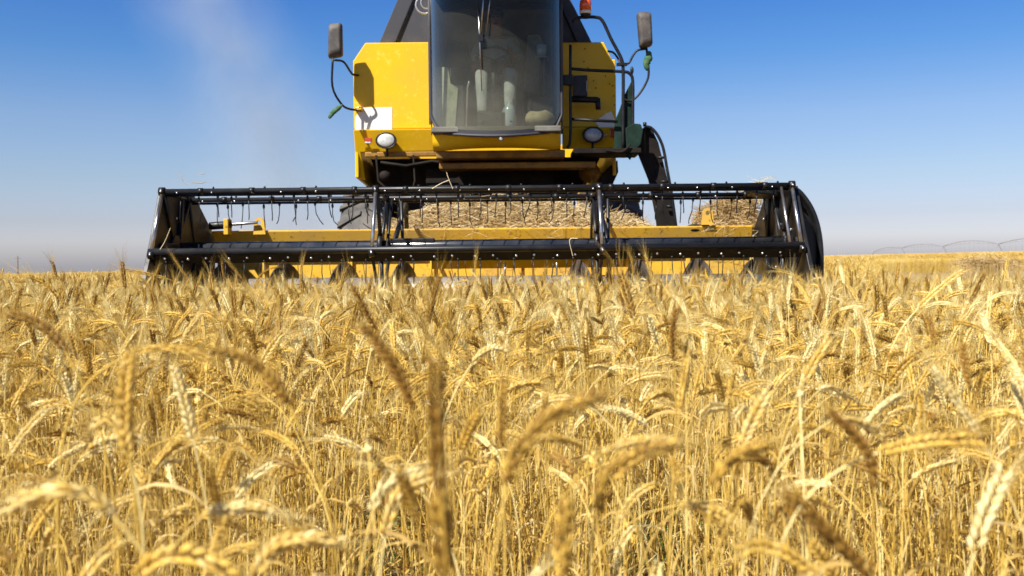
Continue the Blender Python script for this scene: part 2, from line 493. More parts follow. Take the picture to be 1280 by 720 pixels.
def stalk_path(H, nod, az, lean, rng, earL):
    """stem path then ear path; nod = angle from vertical reached by the ear tip"""
    pts = []; p = Vector((0, 0, 0)); L = H; n = 22
    dirv = Vector((math.cos(az), math.sin(az), 0))
    laz = rng.uniform(0, 2*PI); ld = Vector((math.cos(laz), math.sin(laz), 0))
    bend0 = 0.72
    for i in range(n+1):
        s = i/n; pts.append(p.copy())
        th = 0 if s < bend0 else ((s-bend0)/(1-bend0))**1.6 * nod*0.66
        d = (Vector((0,0,1)) + ld*lean*(0.4+s)).normalized()
        d = (d*math.cos(th) + dirv*math.sin(th)).normalized()
        p = p + d*(L/n)
    ear = [pts[-1].copy()]; p = pts[-1].copy()
    for i in range(8):
        th = nod*(0.66 + 0.42*(i+1)/8)
        d = Vector((0,0,1))*math.cos(th) + (dirv + ld*lean*0.5)*math.sin(th)
        p = p + d.normalized()*(earL/8); ear.append(p.copy())
    return pts, ear

def leaf_on(A, p, az, length, wd, tint, rng, droop=1.0, n=8):
    d = Vector((math.cos(az), math.sin(az), 0)); up = Vector((0,0,1))
    pts = []; ws = []; q = p.copy(); th = rng.uniform(0.25, 0.7); curl = rng.uniform(0.2, 0.5)*droop
    az2 = az
    for i in range(n):
        pts.append(q.copy()); t = i/(n-1)
        ws.append(wd*(0.6 + 0.7*t if t < .4 else (1-t)*1.45 + .03) * rng.uniform(.8, 1.1))
        dd = Vector((math.cos(az2), math.sin(az2), 0))
        q = q + (up*math.cos(th) + dd*math.sin(th))*(length/(n-1))
        th = min(2.9, th + curl); az2 += rng.uniform(-.25, .25)
    side = up.cross(d).normalized()
    A.ribbon(pts, ws, side, 3, tint, twist=rng.uniform(-5, 5))

def make_stalk(rng, hi=True, H=None, nod=None, split=False):
    H = H or rng.uniform(0.78, 0.90)
    if nod is None:
        nod = rng.choice([rng.uniform(0.1, 0.6), rng.uniform(0.6, 1.3), rng.uniform(1.2, 2.2), rng.uniform(1.2, 2.2), rng.uniform(1.4, 2.5)])
    az = rng.uniform(0, 2*PI); earL = rng.uniform(0.058, 0.085)
    stem, ear = stalk_path(H, nod, az, rng.uniform(0, 0.10), rng, earL)
    tint = rng.choice([rng.uniform(0.0, 0.35), rng.uniform(.25, .6), rng.uniform(.3, .6), rng.uniform(.6, .95)])
    parts = {}
    A = Arr(); parts['stem'] = A
    nseg = len(stem)
    if not hi: stem2 = stem[::5] + stem[-3:]
    else: stem2 = stem
    A.tube(stem2, [0.0016 - 0.0007*i/(len(stem2)-1) for i in range(len(stem2))], 5 if hi else 3, 0, tint)
    if hi:
        for s in (0.22, 0.5):
            k = int(s*nseg); A.tube([stem[k] - Vector((0,0,.004)), stem[k], stem[k] + Vector((0,0,.004))], [.0019, .0027, .0019], 5, 0, tint-.25)
    B = A if not split else Arr()
    parts['ear'] = B
    ear_on(B, ear, tint + rng.uniform(-.1, .15), rng, hi, rng.uniform(.68, .92), rng.uniform(.035, .06))
    for s in ([0.2, 0.36, 0.52, 0.70] if hi else [0.5, 0.72]):
        if rng.random() < 0.75:
            k = int(s*nseg)
            C_ = A if not split else Arr()
            if split: parts['leaf%d' % k] = C_
            leaf_on(C_, stem[k], rng.uniform(0, 2*PI), rng.uniform(0.08, 0.22), rng.uniform(0.0014, 0.0042), rng.uniform(.1, .8), rng, n=9 if hi else 5)
    if hi and not split and rng.random() < 0.75:            # a thinner late tiller leaning out from the foot of the plant
        h2 = rng.uniform(.3, .72)
        st2, er2 = stalk_path(h2, rng.uniform(.2, 2.4), rng.uniform(0, 2*PI), rng.uniform(.1, .55), rng, .05)
        A.tube(st2[::2], [0.0011]*len(st2[::2]), 4, 0, tint + rng.uniform(-.2, .2))
        if rng.random() < .4: ear_on(A, er2, tint + .1, rng, True, .6, .03)
        for s in (.3, .6): leaf_on(A, st2[int(s*len(st2))], rng.uniform(0, 2*PI), rng.uniform(.06, .16), rng.uniform(.0012, .003), rng.uniform(.2, .9), rng)
    return parts

# --- meshes the crop is scattered from (a collection that is not itself in the scene)
src = bpy.data.collections.new('stalk_sources')
N_HI = 18
for i in range(N_HI):
    me = make_stalk(rnd, True)['stem'].mesh('wheat_stalk_mesh', WM)
    o = bpy.data.objects.new('stalk_%02d' % i, me); src.objects.link(o)
src_mid = bpy.data.collections.new('clump_sources')
def clump(rng, n, half, hi=False, H=(0.78, 0.92)):
    A = Arr()
    for _ in range(n):
        pr = make_stalk(rng, hi, H=rng.uniform(*H))
        B = pr['stem']; off = Vector((rng.uniform(-half, half), rng.uniform(-half, half), 0)); b0 = len(A.v)
        A.v += [p + off for p in B.v]; A.t += B.t; A.m += B.m; A.f += [tuple(i + b0 for i in f) for f in B.f]
    return A
for i in range(6):
    me = clump(rnd, 44, 0.25).mesh('wheat_clump_mesh', WM)
    o = bpy.data.objects.new('clump_%02d' % i, me); src_mid.objects.link(o)
src_stub = bpy.data.collections.new('stubble_sources')
for i in range(4):
    A = Arr()
    for _ in range(90):
        x, y = rnd.uniform(-.3, .3), (round(rnd.uniform(-.3, .3)/0.15)*0.15 + rnd.gauss(0, .012)); h = rnd.uniform(.10, .2)
        a = Vector((x, y, 0)); b = a + Vector((rnd.gauss(0, .03), rnd.gauss(0, .03), h))
        A.tube([a, b], [.002, .0018], 3, 4, rnd.uniform(.2, .9))
    for _ in range(60):
        a = Vector((rnd.uniform(-.3, .3), rnd.uniform(-.3, .3), rnd.uniform(.01, .12))); an = rnd.uniform(0, PI); l = rnd.uniform(.05, .15)
        A.tube([a, a + Vector((math.cos(an)*l, math.sin(an)*l, rnd.uniform(-.03, .04)))], [.002, .002], 3, 4, rnd.uniform(.2, 1))
    o = bpy.data.objects.new('stubble_%02d' % i, A.mesh('stubble_mesh', WM)); src_stub.objects.link(o)

def scatter(name, coll, pts, extra_join=None):
    """pts: (x, y, z, rot, (sx,sy,sz), idx)"""
    me = bpy.data.meshes.new(name)
    me.from_pydata([p[0] for p in pts], [], [])
    a = me.attributes.new('rot', 'FLOAT_VECTOR', 'POINT'); a.data.foreach_set('vector', [c for p in pts for c in p[1]])
    a = me.attributes.new('scl', 'FLOAT_VECTOR', 'POINT'); a.data.foreach_set('vector', [c for p in pts for c in p[2]])
    a = me.attributes.new('idx', 'INT', 'POINT'); a.data.foreach_set('value', [p[3] for p in pts])
    ob = bpy.data.objects.new(name, me); COL.objects.link(ob)
    ng = bpy.data.node_groups.new(name + '_nodes', 'GeometryNodeTree')
    ng.interface.new_socket('Geometry', in_out='INPUT', socket_type='NodeSocketGeometry')
    ng.interface.new_socket('Geometry', in_out='OUTPUT', socket_type='NodeSocketGeometry')
    gi = ng.nodes.new('NodeGroupInput'); go = ng.nodes.new('NodeGroupOutput')
    ci = ng.nodes.new('GeometryNodeCollectionInfo'); ci.inputs[0].default_value = coll
    ci.inputs['Separate Children'].default_value = True; ci.inputs['Reset Children'].default_value = True
    ip = ng.nodes.new('GeometryNodeInstanceOnPoints'); ip.inputs['Pick Instance'].default_value = True
    def attr(nm, ty):
        n = ng.nodes.new('GeometryNodeInputNamedAttribute'); n.data_type = ty; n.inputs['Name'].default_value = nm; return n.outputs['Attribute']
    ng.links.new(gi.outputs[0], ip.inputs['Points']); ng.links.new(ci.outputs[0], ip.inputs['Instance'])
    ng.links.new(attr('idx', 'INT'), ip.inputs['Instance Index'])
    e2r = ng.nodes.new('FunctionNodeEulerToRotation')
    ng.links.new(attr('rot', 'FLOAT_VECTOR'), e2r.inputs[0]); ng.links.new(e2r.outputs[0], ip.inputs['Rotation'])
    ng.links.new(attr('scl', 'FLOAT_VECTOR'), ip.inputs['Scale'])
    ng.links.new(ip.outputs[0], go.inputs[0])
    md = ob.modifiers.new('scatter', 'NODES'); md.node_group = ng
    return ob

# --- positions: singles near the camera, clumps further off
near = []
def height_factor(x, y):
    f_ = 0.985 + 0.015*min(1, max(0, (y-2)/2)) - 0.025*min(1, max(0, (y-4.5)/1.5))
    if x > 1.2 and y > 3.5: f_ -= 0.055*min(1, (x-1.2)/1.5)
    return f_ + 0.045*mnoise.noise(Vector((x*0.9, y*0.9, 3.1))) + rnd.gauss(0, 0.042)
DENS = 420
y = 0.30
cells = []
while y < 8.8:
    half = 0.56*y + 1.3
    n = int(DENS * 0.1 * 2*half)
    for _ in range(n):
        x = rnd.uniform(-half, half); yy = y + rnd.uniform(0, 0.1)
        if x*x + yy*yy < 0.55**2: continue
        if rnd.random() > (0.0 if math.hypot(x, yy) < 0.95 else 0.22 if math.hypot(x, yy) < 1.3 else 0.42 if math.hypot(x, yy) < 1.9 else 0.8 if math.hypot(x, yy) < 2.8 else 1.0): continue
        if 1.4 < yy < 3.3 and (0.11 < x/yy < 0.20 or -0.17 < x/yy < -0.11) and rnd.random() < .6: continue
        if not uncut(x, yy): continue
        cells.append((x, yy))
    y += 0.1
protos = []
def in_view(p):
    d = p - Vector((0, 0, CAM_Z)); z = d.dot(_f)
    if z < 0.1: return False
    u_, v_ = d.dot(_r)/z*FPX + 640, 360 - d.dot(_u)/z*FPX
    return 0 < u_ < 1280 and 250 < v_ < 740
for (x, yy) in cells:
    s = height_factor(x, yy)
    dcam = math.hypot(x, yy)
    if dcam < 2.0: s = min(s, 1.04)
    sp = 1.0
    ln = .07 if rnd.random() < .88 else .26
    near.append([x, yy, (rnd.gauss(0, ln), rnd.gauss(0, ln), rnd.uniform(0, 2*PI)), (sp, sp, s), rnd.randrange(N_HI)])
near.sort(key=lambda c: math.hypot(c[0], c[1]))

# individually modelled stalks that show largest: protos with parts, then copies
N_PROTO = 12
for i in range(N_PROTO):
    pr = make_stalk(rnd, True, split=True)
    protos.append({k: A.mesh(k.rstrip('0123456789'), WM) for k, A in pr.items() if A.v})
N_SINGLE = 235
GROUP = 'wheat stalks standing nearest the camera'
singles = 0; bulk = []
for c in near:
    top = Vector((c[0], c[1], 0.86*c[3][2]))
    if singles < N_SINGLE and in_view(top):
        x, yy = c[0], c[1]
        t = empty('wheat_stalk', (x, yy, gz(x, yy))); t.rotation_euler = c[2]; t.scale = c[3]
        tag(t, 'ripe golden wheat stalk crowded among its neighbours close to the camera', 'wheat stalk', GROUP)
        for k, me in protos[singles % N_PROTO].items():
            o = bpy.data.objects.new(k.rstrip('0123456789'), me); COL.objects.link(o); o.parent = t
        singles += 1
    else: bulk.append(((c[0], c[1], gz(c[0], c[1])), c[2], c[3], c[4]))
wc = scatter('wheat_crop', src, bulk)
tag(wc, 'dense standing crop of ripe golden wheat filling the foreground', 'wheat', kind='stuff')

far = []
def ring(y0, y1, dens, sc, xl=0.58):
    y = y0
    stepy = max(0.4, (y1-y0)/200)
    while y < y1:
        half = xl*y + 2.0
        for _ in range(int(dens*stepy*2*half)):
            x = rnd.uniform(-half, half); yy = y + rnd.uniform(0, stepy)
            if uncut(x, yy) and not (-2.9 < x < 2.7 and yy < 60):
                s = (0.94 if x > 0 and yy < 20 else 1.0) + 0.04*mnoise.noise(Vector((x*0.25, yy*0.25, 1.0))) + rnd.gauss(0, .03)
                far.append(((x, yy, gz(x, yy)), (0, 0, rnd.uniform(0, 2*PI)), (sc, sc, s), rnd.randrange(6)))
        y += stepy
ring(7.4, 16, 4.6, 1.0)
ring(16, 40, 2.8, 1.2)
ring(40, 80, 1.3, 1.6)
ring(80, 220, 0.30, 3.0)
fw = scatter('distant_wheat', src_mid, far)
tag(fw, 'ripe golden wheat standing further off up to the horizon', 'wheat', kind='stuff')

# the closed top of the far crop
M['canopy'] = material('wheat_canopy', (0.62, 0.41, 0.12), 0.9, var=(0.50, 0.31, 0.08), vscale=0.5, vlo=0.35, vhi=0.65, fine=(0.72, 0.52, 0.2), bump=1.0, bscale=4)
vs = []; fs = []
for side in (0, 1):
    yl = spread(70 if side == 0 else 70, 3000, 60, 2.6)
    n = 40
    b0 = len(vs)
    for yy in yl:
        for i in range(n+1):
            x = -yy*0.9 - 30 + (yy*1.8 + 60)*i/n
            vs.append((x, yy, gz(x, yy) + 0.80 + 0.05*mnoise.noise(Vector((x*0.11, yy*0.05, 0)))))
    for j in range(len(yl)-1):
        for i in range(n): fs.append((b0+j*(n+1)+i, b0+j*(n+1)+i+1, b0+(j+1)*(n+1)+i+1, b0+(j+1)*(n+1)+i))
    break
me = bpy.data.meshes.new('crop_canopy'); me.from_pydata(vs, [], fs); me.materials.append(M['canopy'])
cn = bpy.data.objects.new('far_wheat_field', me); COL.objects.link(cn)
tag(cn, 'far golden wheat field reaching the horizon', 'wheat field', kind='stuff')

stub = []
y = 7.6
while y < 60:
    half = 0.58*y + 2
    st = 0.5
    for _ in range(int(2.6*st*2*half*(1 if y < 25 else .8))):
        x = rnd.uniform(-half, half); yy = y + rnd.uniform(0, st)
        if not uncut(x, yy): stub.append(((x, yy, gz(x, yy)), (0, 0, rnd.choice([0, PI]) + rnd.gauss(0, .1)), (1.1, 1.1, rnd.uniform(.8, 1.3)), rnd.randrange(4)))
    y += st
sb = scatter('stubble', src_stub, stub)
tag(sb, 'pale cut stubble and loose straw on the harvested swath', 'stubble', kind='stuff')

# ------------------------------------------------------------------ wheat stalks one can point to
def bez(a, b, c, n):
    return [a*(1-t)**2 + b*2*t*(1-t) + c*t*t for t in [i/n for i in range(n+1)]]
def hero(base, ctrl, tip, Y, label, tint=0.4, size=1.0, awn=0.05, dY=0.0, tipdY=0.0):
    B = P(base[0], base[1], Y); C1 = P(ctrl[0], ctrl[1], Y + dY*0.5 + tipdY*0.3); T = P(tip[0], tip[1], Y + tipdY)
    earp = bez(B, C1, T, 12)
    t0 = (earp[1]-earp[0]).normalized()
    # stem from the ground, leaving upright and arriving along the ear
    ox = random.Random(int(base[0]*7+base[1])); G = Vector((B.x - t0.x*0.10 + ox.uniform(-.05, .05), B.y - t0.y*0.1 + ox.uniform(.0, .08), 0)); G.z = gz(G.x, G.y)
    h = B.z - G.z
    c1 = G + Vector((0, 0, h*0.75)); c2 = B - t0*min(0.16, h*0.3)
    stem = [G*(1-t)**3 + c1*3*t*(1-t)**2 + c2*3*t*t*(1-t) + B*t**3 for t in [i/26 for i in range(27)]]
    e0 = empty('wheat_stalk', G); tag(e0, label, 'wheat stalk')
    rng = random.Random(int(base[0]*13 + tip[1]))
    A = Arr(); A.tube(stem, [0.0018 - 0.0006*i/26 for i in range(27)], 7, 0, tint + .1)
    E = Arr(); ear_on(E, earp, tint, rng, True, size, awn)
    Lf = Arr(); leaf_on(Lf, stem[15], rng.uniform(0, 6.28), 0.17, 0.004, rng.uniform(.2, .7), rng)
    for nm, X in (('stem', A), ('ear', E), ('leaf', Lf)):
        X.v = [p - G for p in X.v]
        o = bpy.data.objects.new(nm, X.mesh(nm, WM)); COL.objects.link(o); o.parent = e0
H_ = [
 ((142, 645), (95, 585), (2, 640), 0.72, 'pale plump wheat ear arching over the lower left edge', 0.62, 1.25, .03),
 ((170, 722), (225, 660), (300, 728), 0.72, 'braided wheat ear bowed along the bottom edge at lower left', 0.5, 1.2, .03),
 ((318, 722), (345, 655), (440, 682), 0.80, 'golden wheat ear curving right just right of the bowed bottom ear', 0.5, 1.15, .03),
 ((466, 640), (474, 596), (530, 590), 0.95, 'upper of two whitish wheat ears hooking right, left of the dark upright ear', 0.9, 1.0, .02),
 ((482, 668), (490, 606), (545, 592), 0.93, 'lower of two whitish wheat ears hooking right, left of the dark upright ear', 0.95, 1.1, .02),
 ((551, 615), (543, 530), (544, 452), 0.60, 'dark brown wheat ear standing bolt upright and blurred in the centre', -0.12, 1.2, .05),
 ((552, 720), (556, 660), (545, 612), 0.62, 'blurred brown wheat ear directly below the dark upright central ear', 0.1, 1.2, .03),
 ((634, 606), (645, 520), (758, 492), 0.74, 'long golden wheat ear sweeping up to the right of centre', 0.45, 1.15, .05),
 ((745, 640), (752, 570), (850, 555), 0.80, 'golden wheat ear bending right below the long sweeping ear', 0.4, 1.1, .05),
 ((516, 512), (490, 440), (452, 408), 0.95, 'brown wheat ear leaning left above the blurred upright ear', 0.0, 1.0, .04),
 ((160, 562), (150, 500), (164, 436), 0.85, 'straight pale wheat ear standing upright at left', 0.55, 1.1, .05),
 ((242, 548), (232, 500), (217, 458), 1.15, 'chalky white wheat ear leaning left beside the upright pale ear', 1.0, 1.05, .02),
 ((163, 575), (145, 500), (116, 536), 1.0, 'small white wheat ear hooked over to the left', 0.8, 1.0, .03),
 ((168, 442), (215, 424), (268, 452), 1.15, 'slim wheat ear lying almost level above the white leaning ear', 0.6, .9, .03),
 ((362, 508), (330, 440), (262, 438), 1.0, 'dark golden wheat ear arching left over the middle left crop', 0.1, 1.0, .05),
 ((82, 440), (60, 400), (8, 392), 1.2, 'brown wheat ear leaning left near the left edge', 0.05, 1.0, .06),
 ((1093, 612), (1098, 560), (1036, 515), 0.85, 'dark brown wheat ear bent left in the right half', -0.15, 1.05, .03),
 ((892, 614), (898, 566), (962, 556), 0.88, 'bronze wheat ear hooked right, left of the dark bent ear', 0.2, 1.1, .03),
 ((1218, 690), (1230, 640), (1258, 584), 0.80, 'bright white wheat ear leaning right in the lower right corner', 1.0, 1.2, .03),
 ((1228, 552), (1205, 510), (1166, 462), 1.1, 'whitish wheat ear leaning left above the bright corner ear', 0.85, 1.0, .04),
 ((1098, 566), (1160, 545), (1232, 550), 0.88, 'pale wheat ear lying level between the dark bent ear and the right edge', 0.7, 1.0, .05),
 ((1002, 560), (1004, 530), (999, 500), 1.4, 'short white wheat ear upright right of centre', 0.95, 1.0, .02),
 ((1000, 488), (1012, 460), (1037, 422), 1.35, 'straw pale wheat ear pointing up right above the short white ear', 0.85, .9, .03),
 ((1092, 722), (1040, 670), (984, 616), 0.74, 'dark brown wheat ear slanting up left from the bottom right', 0.0, 1.1, .03),
 ((1024, 722), (965, 668), (922, 690), 0.82, 'pale tipped wheat ear bowed along the bottom edge right of centre', 0.5, 1.0, .02),
 ((705, 722), (703, 670), (709, 625), 0.72, 'blurred tan wheat ear standing upright at the bottom centre', 0.25, 1.2, .03),
 ((470, 412), (455, 385), (441, 358), 1.7, 'dark wheat ear leaning left under the left reel arm', -0.1, 1.0, .05),
 ((535, 405), (540, 375), (548, 348), 1.9, 'dark wheat ear standing nearly upright below the reel', -0.1, 1.0, .05),
 ((792, 398), (786, 370), (775, 340), 1.8, 'dark wheat ear leaning left below the right reel arm', -0.1, 1.1, .06),
 ((1212, 378), (1222, 360), (1231, 342), 2.3, 'dark wheat ear rising against the far stubble at right', -0.1, 1.0, .04),
 ((1148, 385), (1180, 352), (1205, 338), 1.9, 'pale slanting wheat ear left of the dark one against the stubble', 0.8, .9, .02),
 ((842, 452), (838, 415), (846, 385), 1.5, 'tan wheat ear standing upright in the middle right crop', 0.2, 1.0, .05),
 ((628, 560), (625, 510), (632, 470), 1.1, 'golden wheat ear upright between the blurred ear and the sweeping ear', 0.4, 1.0, .05),
 ((75, 375), (60, 350), (35, 345), 2.2, 'wheat ear nodding left under the left horizon', 0.2, 1.0, .05),
 ((590, 455), (610, 425), (636, 440), 1.5, 'white wheat ear curled over to the right above centre', 0.95, .9, .02),
]
H_ += [
 ((238, 352), (228, 340), (217, 322), 6.6, 'feathery wheat ear leaning against the left end of the reel', 0.25, 1.2, .09),
 ((305, 352), (298, 342), (285, 326), 6.3, 'tall feathery wheat ear in front of the left auger flight', 0.3, 1.2, .10),
 ((320, 354), (326, 338), (345, 334), 6.4, 'wheat ear nodding right just beside the tall feathery one', 0.4, 1.0, .08),
 ((594, 356), (593, 340), (595, 322), 6.0, 'thin tall wheat ear straight up in front of the reel centre', 0.4, 1.0, .10),
 ((790, 350), (794, 330), (786, 316), 6.0, 'bent wheat ear reaching onto the reel bar right of centre', 0.1, 1.1, .07),
 ((815, 352), (812, 335), (806, 318), 6.3, 'bushy pale wheat ear beside the bent one on the reel bar', 0.5, 1.3, .10),
 ((208, 348), (185, 342), (155, 337), 4.2, 'wheat ear lying out to the left just below the horizon', 0.3, 1.0, .06),
 ((1005, 352), (990, 340), (972, 338), 5.5, 'wheat ear nodding left in front of the black end cover', 0.5, 1.0, .07),
]
for h in H_:
    hero(h[0], h[1], h[2], h[3], h[4], h[5] - 0.05, h[6]*0.9, h[7] + .01)

# ------------------------------------------------------------------ green weeds low between the stems
A = Arr()
for (cx, cy_, cz_, n, rad) in ((0.46, 3.0, 0, 420, .22), (-0.41, 2.95, 0, 240, .14), (-1.05, 3.2, 0, 90, .2), (1.6, 3.2, 0, 80, .2)):
    for _ in range(n):
        a = rnd.uniform(0, 2*PI); r_ = rad*math.sqrt(rnd.random()); b = Vector((cx + r_*math.cos(a), cy_ + r_*math.sin(a), rnd.uniform(0.0, .30)))
        an = rnd.uniform(0, 2*PI); d = Vector((math.cos(an), math.sin(an), rnd.uniform(.1, .9))); l = rnd.uniform(.03, .08)
        A.ribbon([b, b + d*l*.5, b + d*l - Vector((0, 0, l*.2))], [.003, .006, .0008], d.cross(Vector((0,0,1))).normalized(), 5, 0.5)
me = A.mesh('green_weeds', WM); o = bpy.data.objects.new('green_weeds', me); COL.objects.link(o)
tag(o, 'green weeds growing low between the wheat stems', 'weeds', kind='stuff')

# ================================================================== the combine harvester
HARV = empty('combine_harvester', (-0.27, 12.6, 0))
tag(HARV, 'yellow combine harvester with a wide black reel facing the camera', 'combine harvester')
_inv = Vector(HARV.location)
def part(mb, name, parent=HARV, bevel=0.0, origin=None, label=None):
    """a part is meshed in world metres, then hung under the machine"""
    o = mb.build(name, None, bevel, origin)
    if parent is not None:
        o.parent = parent
        o.matrix_parent_inverse = Matrix.Translation(-parent_world(parent))
    if label: o['label'] = label
    return o
def parent_world(o):
    v = Vector((0, 0, 0))
    while o is not None:
        v = v + o.location + (o.matrix_parent_inverse.translation if o.parent else Vector((0,0,0))); o = o.parent
    return v

# ---- body
XL, XR, YF = -1.80, 1.22, 11.5
def body_panel():
    m = MB('yellow')
    m.plate([(XL, 2.60), (-0.88, 2.60), (-0.88, 3.59), (-1.655, 3.59), (XL, 3.38)], YF, YF + 0.05)
    return part(m, 'front_panel', bevel=0.012)
body_panel()
m = MB('yellow'); m.plate([(0.57, 2.60), (XR, 2.60), (XR, 3.18), (1.18, 3.36), (1.085, 3.57), (0.57, 3.57)], YF, YF + 0.05); part(m, 'front_panel', bevel=0.012)
m = MB('yellow'); m.plate([(XL, 2.06), (XL + .10, 2.03), (XL + .07, 2.34), (-0.80, 2.345), (-0.80, 2.592), (XL, 2.592)], YF - 0.035, YF + .03); part(m, 'lower_panel', bevel=0.01)
m = MB('yellow'); m.plate([(0.60, 2.36), (XR - .02, 2.36), (XR, 2.41), (XR, 2.592), (0.60, 2.592)], YF - 0.035, YF + .03); part(m, 'lower_panel', bevel=0.01)
# sides, roof and tail of the body
for o_ in [o for o in bpy.data.objects if o.name.startswith('lower_panel')]:
    for v in o_.data.vertices:
        v.co.y += (2.592 - v.co.z)*0.36
for x0, x1 in ((XL, XL + .04), (XR - .04, XR)):
    m = MB('yellow'); m.side([(YF + .053, 2.05), (13.9, 1.95), (17.6, 1.9), (17.9, 2.2), (17.7, 3.1), (16.4, 3.38), (YF + .053, 3.38)], x0, x1); part(m, 'side_panel', bevel=0.01)
m = MB('yellow'); m.box(XL + .16, XR - .16, 11.95, 16.4, 3.40, 3.58); m.box(XL + .16, -.90, YF + .055, 11.94, 3.40, 3.58); m.box(.62, XR - .16, YF + .055, 11.94, 3.40, 3.56); m.box(XL + .05, XR - .05, 17.45, 17.6, 2.3, 3.1); part(m, 'body_deck', bevel=0.02)
m = MB('underside')
m.plate([(-1.72, 2.335), (-1.60, 2.06), (-1.42, 1.86), (-1.42, 1.45), (0.72, 1.45), (0.76, 1.95), (0.98, 2.06), (1.10, 2.335)], YF + .75, 15.5)
m.box(-1.0, 0.5, 11.75, 12.2, 1.6, 2.16)
m.tube([(-1.5, 11.52, 2.22), (-1.2, 11.45, 2.17), (-0.9, 11.45, 2.22), (-0.3, 11.4, 2.12), (0.4, 11.42, 2.18)], .018)
m.tube([(-1.55, 11.5, 2.3), (-1.52, 11.44, 2.0), (-1.3, 11.42, 1.8)], .014)
m.tube([(-1.12, 11.5, 2.3), (-1.10, 11.44, 2.0), (-1.15, 11.42, 1.8)], .012)
m.ball((-1.45, 11.48, 2.06), .07, .05, .06)
part(m, 'chassis', bevel=0.01)
m = MB('shaded_yellow'); m.box(-0.82, 0.60, 10.98, 11.46, 2.20, 2.285); m.box(-0.80, 0.95, 11.15, 11.44, 2.10, 2.17); m.box(-1.68, -0.82, 11.50, 11.53, 2.28, 2.34)
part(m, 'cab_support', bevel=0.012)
m = MB('shaded_yellow'); m.ball((0.93, 11.8, 2.10), .13, .2, .12); m.tube([(0.93, 11.62, 2.05), (0.95, 11.6, 1.92)], .012)
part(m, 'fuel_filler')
# feeder house under the cab
m = MB('underside'); m.side([(9.35, .45), (9.35, 1.15), (11.5, 1.95), (12.2, 1.9), (12.2, 1.2)], -0.95, 0.45); part(m, 'feeder_house', bevel=0.02)
# grain tank hood
m = MB('charcoal')
a = [(-1.56, 3.59), (1.005, 3.56), (0.52, 4.55), (-1.14, 4.55)]
m.prism([(x, 11.80, z) for x, z in a], (0, 3.4, 0))
m.slot('tube'); m.tube([(-1.35, 11.78, 3.62), (-.98, 11.78, 4.5)], .012); m.tube([(0.80, 11.78, 3.62), (.42, 11.78, 4.5)], .012)
part(m, 'grain_tank', bevel=0.015)
# stickers
m = MB('white'); q = [P(444, 163.5, YF-.004), P(490, 162, YF-.004), P(490, 134, YF-.004), P(452, 134.5, YF-.004), P(444.3, 146, YF-.004)]
m.prism(q, (0, .003, 0)); part(m, 'sticker')
m = MB('white'); q = [P(744, 152, YF-.006), P(757, 142, YF-.006), P(764, 139, YF-.006), P(771, 155, YF-.006), P(757, 171, YF-.006)]
m.prism(q, (0, .004, 0)); part(m, 'sticker')
# headlights, reflectors
def headlight(px, py):
    c = P(px, py, YF - .08)
    m = MB('black'); m.lathe([(.05, .08), (.10, .05), (.118, 0.0), (.122, -.03), (.108, -.035), (.108, -.02), (.02, -.015)], c, (0, 1, 0), 28)
    for v in m.bm.verts: v.co.z = c.z + (v.co.z - c.z)*0.78
    m.tube([c + Vector((0, .04, -.08)), c + Vector((0, .05, -.17))], .014)
    h = part(m, 'headlight', origin=c)
    m = MB('lens'); m.lathe([(.107, -.026), (.085, -.040), (.04, -.050), (.004, -.052)], c, (0, 1, 0), 28)
    for v in m.bm.verts: v.co.z = c.z + (v.co.z - c.z)*0.78
    part(m, 'lens', h, origin=c)
headlight(483, 176); headlight(741, 169)
m = MB('red'); c = P(460.5, 175, YF-.05); m.box(c.x-.04, c.x+.04, c.y-.02, c.y+.02, c.z-.022, c.z+.022); m.slot('bolt'); m.box(c.x-.035, c.x+.03, c.y-.018, c.y+.01, c.z-.042, c.z-.0225); part(m, 'reflector', bevel=.005)
m = MB('red'); c = P(767, 166, YF-.05); m.box(c.x-.04, c.x+.04, c.y-.02, c.y+.02, c.z-.05, c.z+.05); part(m, 'reflector', bevel=.005)
# small items on the shaded right panel
m = MB('charcoal'); a, b = P(717, 95, 11.46), P(734, 120, 11.46); m.box(a.x, b.x, 11.42, 11.498, b.z, a.z); m.slot('bolt'); m.box(b.x-.012, b.x-.004, 11.41, 11.42, b.z+.04, a.z-.06); part(m, 'switch_box', bevel=.008)
m = MB('tube'); m.tube([P(712, 124, 11.2), P(748, 125, 11.2)], .035); m.tube([P(747, 123, 11.2), P(748, 137, 11.2)], .03); m.tube([P(748, 126, 11.2), P(748, 126, 11.5)], .02); part(m, 'door_bracket')
m = MB('bolt')
for px, py in ((731, 61), (730, 77), (757, 95), (762, 105), (766, 107), (767, 120), (742, 101), (745, 110), (768, 131), (735, 85)):
    c = P(px, py, YF-.003); m.lathe([(.008, 0), (.006, -.004)], c, (0, 1, 0), 8)
m.mats[0] = 'underside'; part(m, 'panel_rivets')

# ---- cab
CX, CW = -0.15, 0.71
def gy(x, z):                                     # curved windscreen
    t = (x - CX)/CW
    return 10.52 + 0.34*abs(t)**2.2 - 0.05*(z-2.4) + 0.03*max(0, 2.62 - z)
def scr_pt(x, z, off=0): return Vector((x, gy(x, z) + off, z))
CAB = empty('cab'); CAB.parent = HARV
CAB.location = Vector((CX, 11.3, 2.35)) - _inv
def zbot(t):                                      # lower edge: rounded corners
    t = abs(t); return 2.385 + 0.09*t**2 + (0.17*((t-.80)/.20)**2.2 if t > .80 else 0)
m = MB('glass'); NX, NZ = 28, 14; G_ = []
for j in range(NZ+1):
    row = []
    for i in range(NX+1):
        t = -1 + 2*i/NX; x = CX + CW*t; zb = zbot(t); z = zb + (4.02-zb)*j/NZ
        row.append(m.bm.verts.new(scr_pt(x, z)))
    G_.append(row)
for j in range(NZ):
    for i in range(NX): m.face([G_[j][i], G_[j][i+1], G_[j+1][i+1], G_[j+1][i]], True)
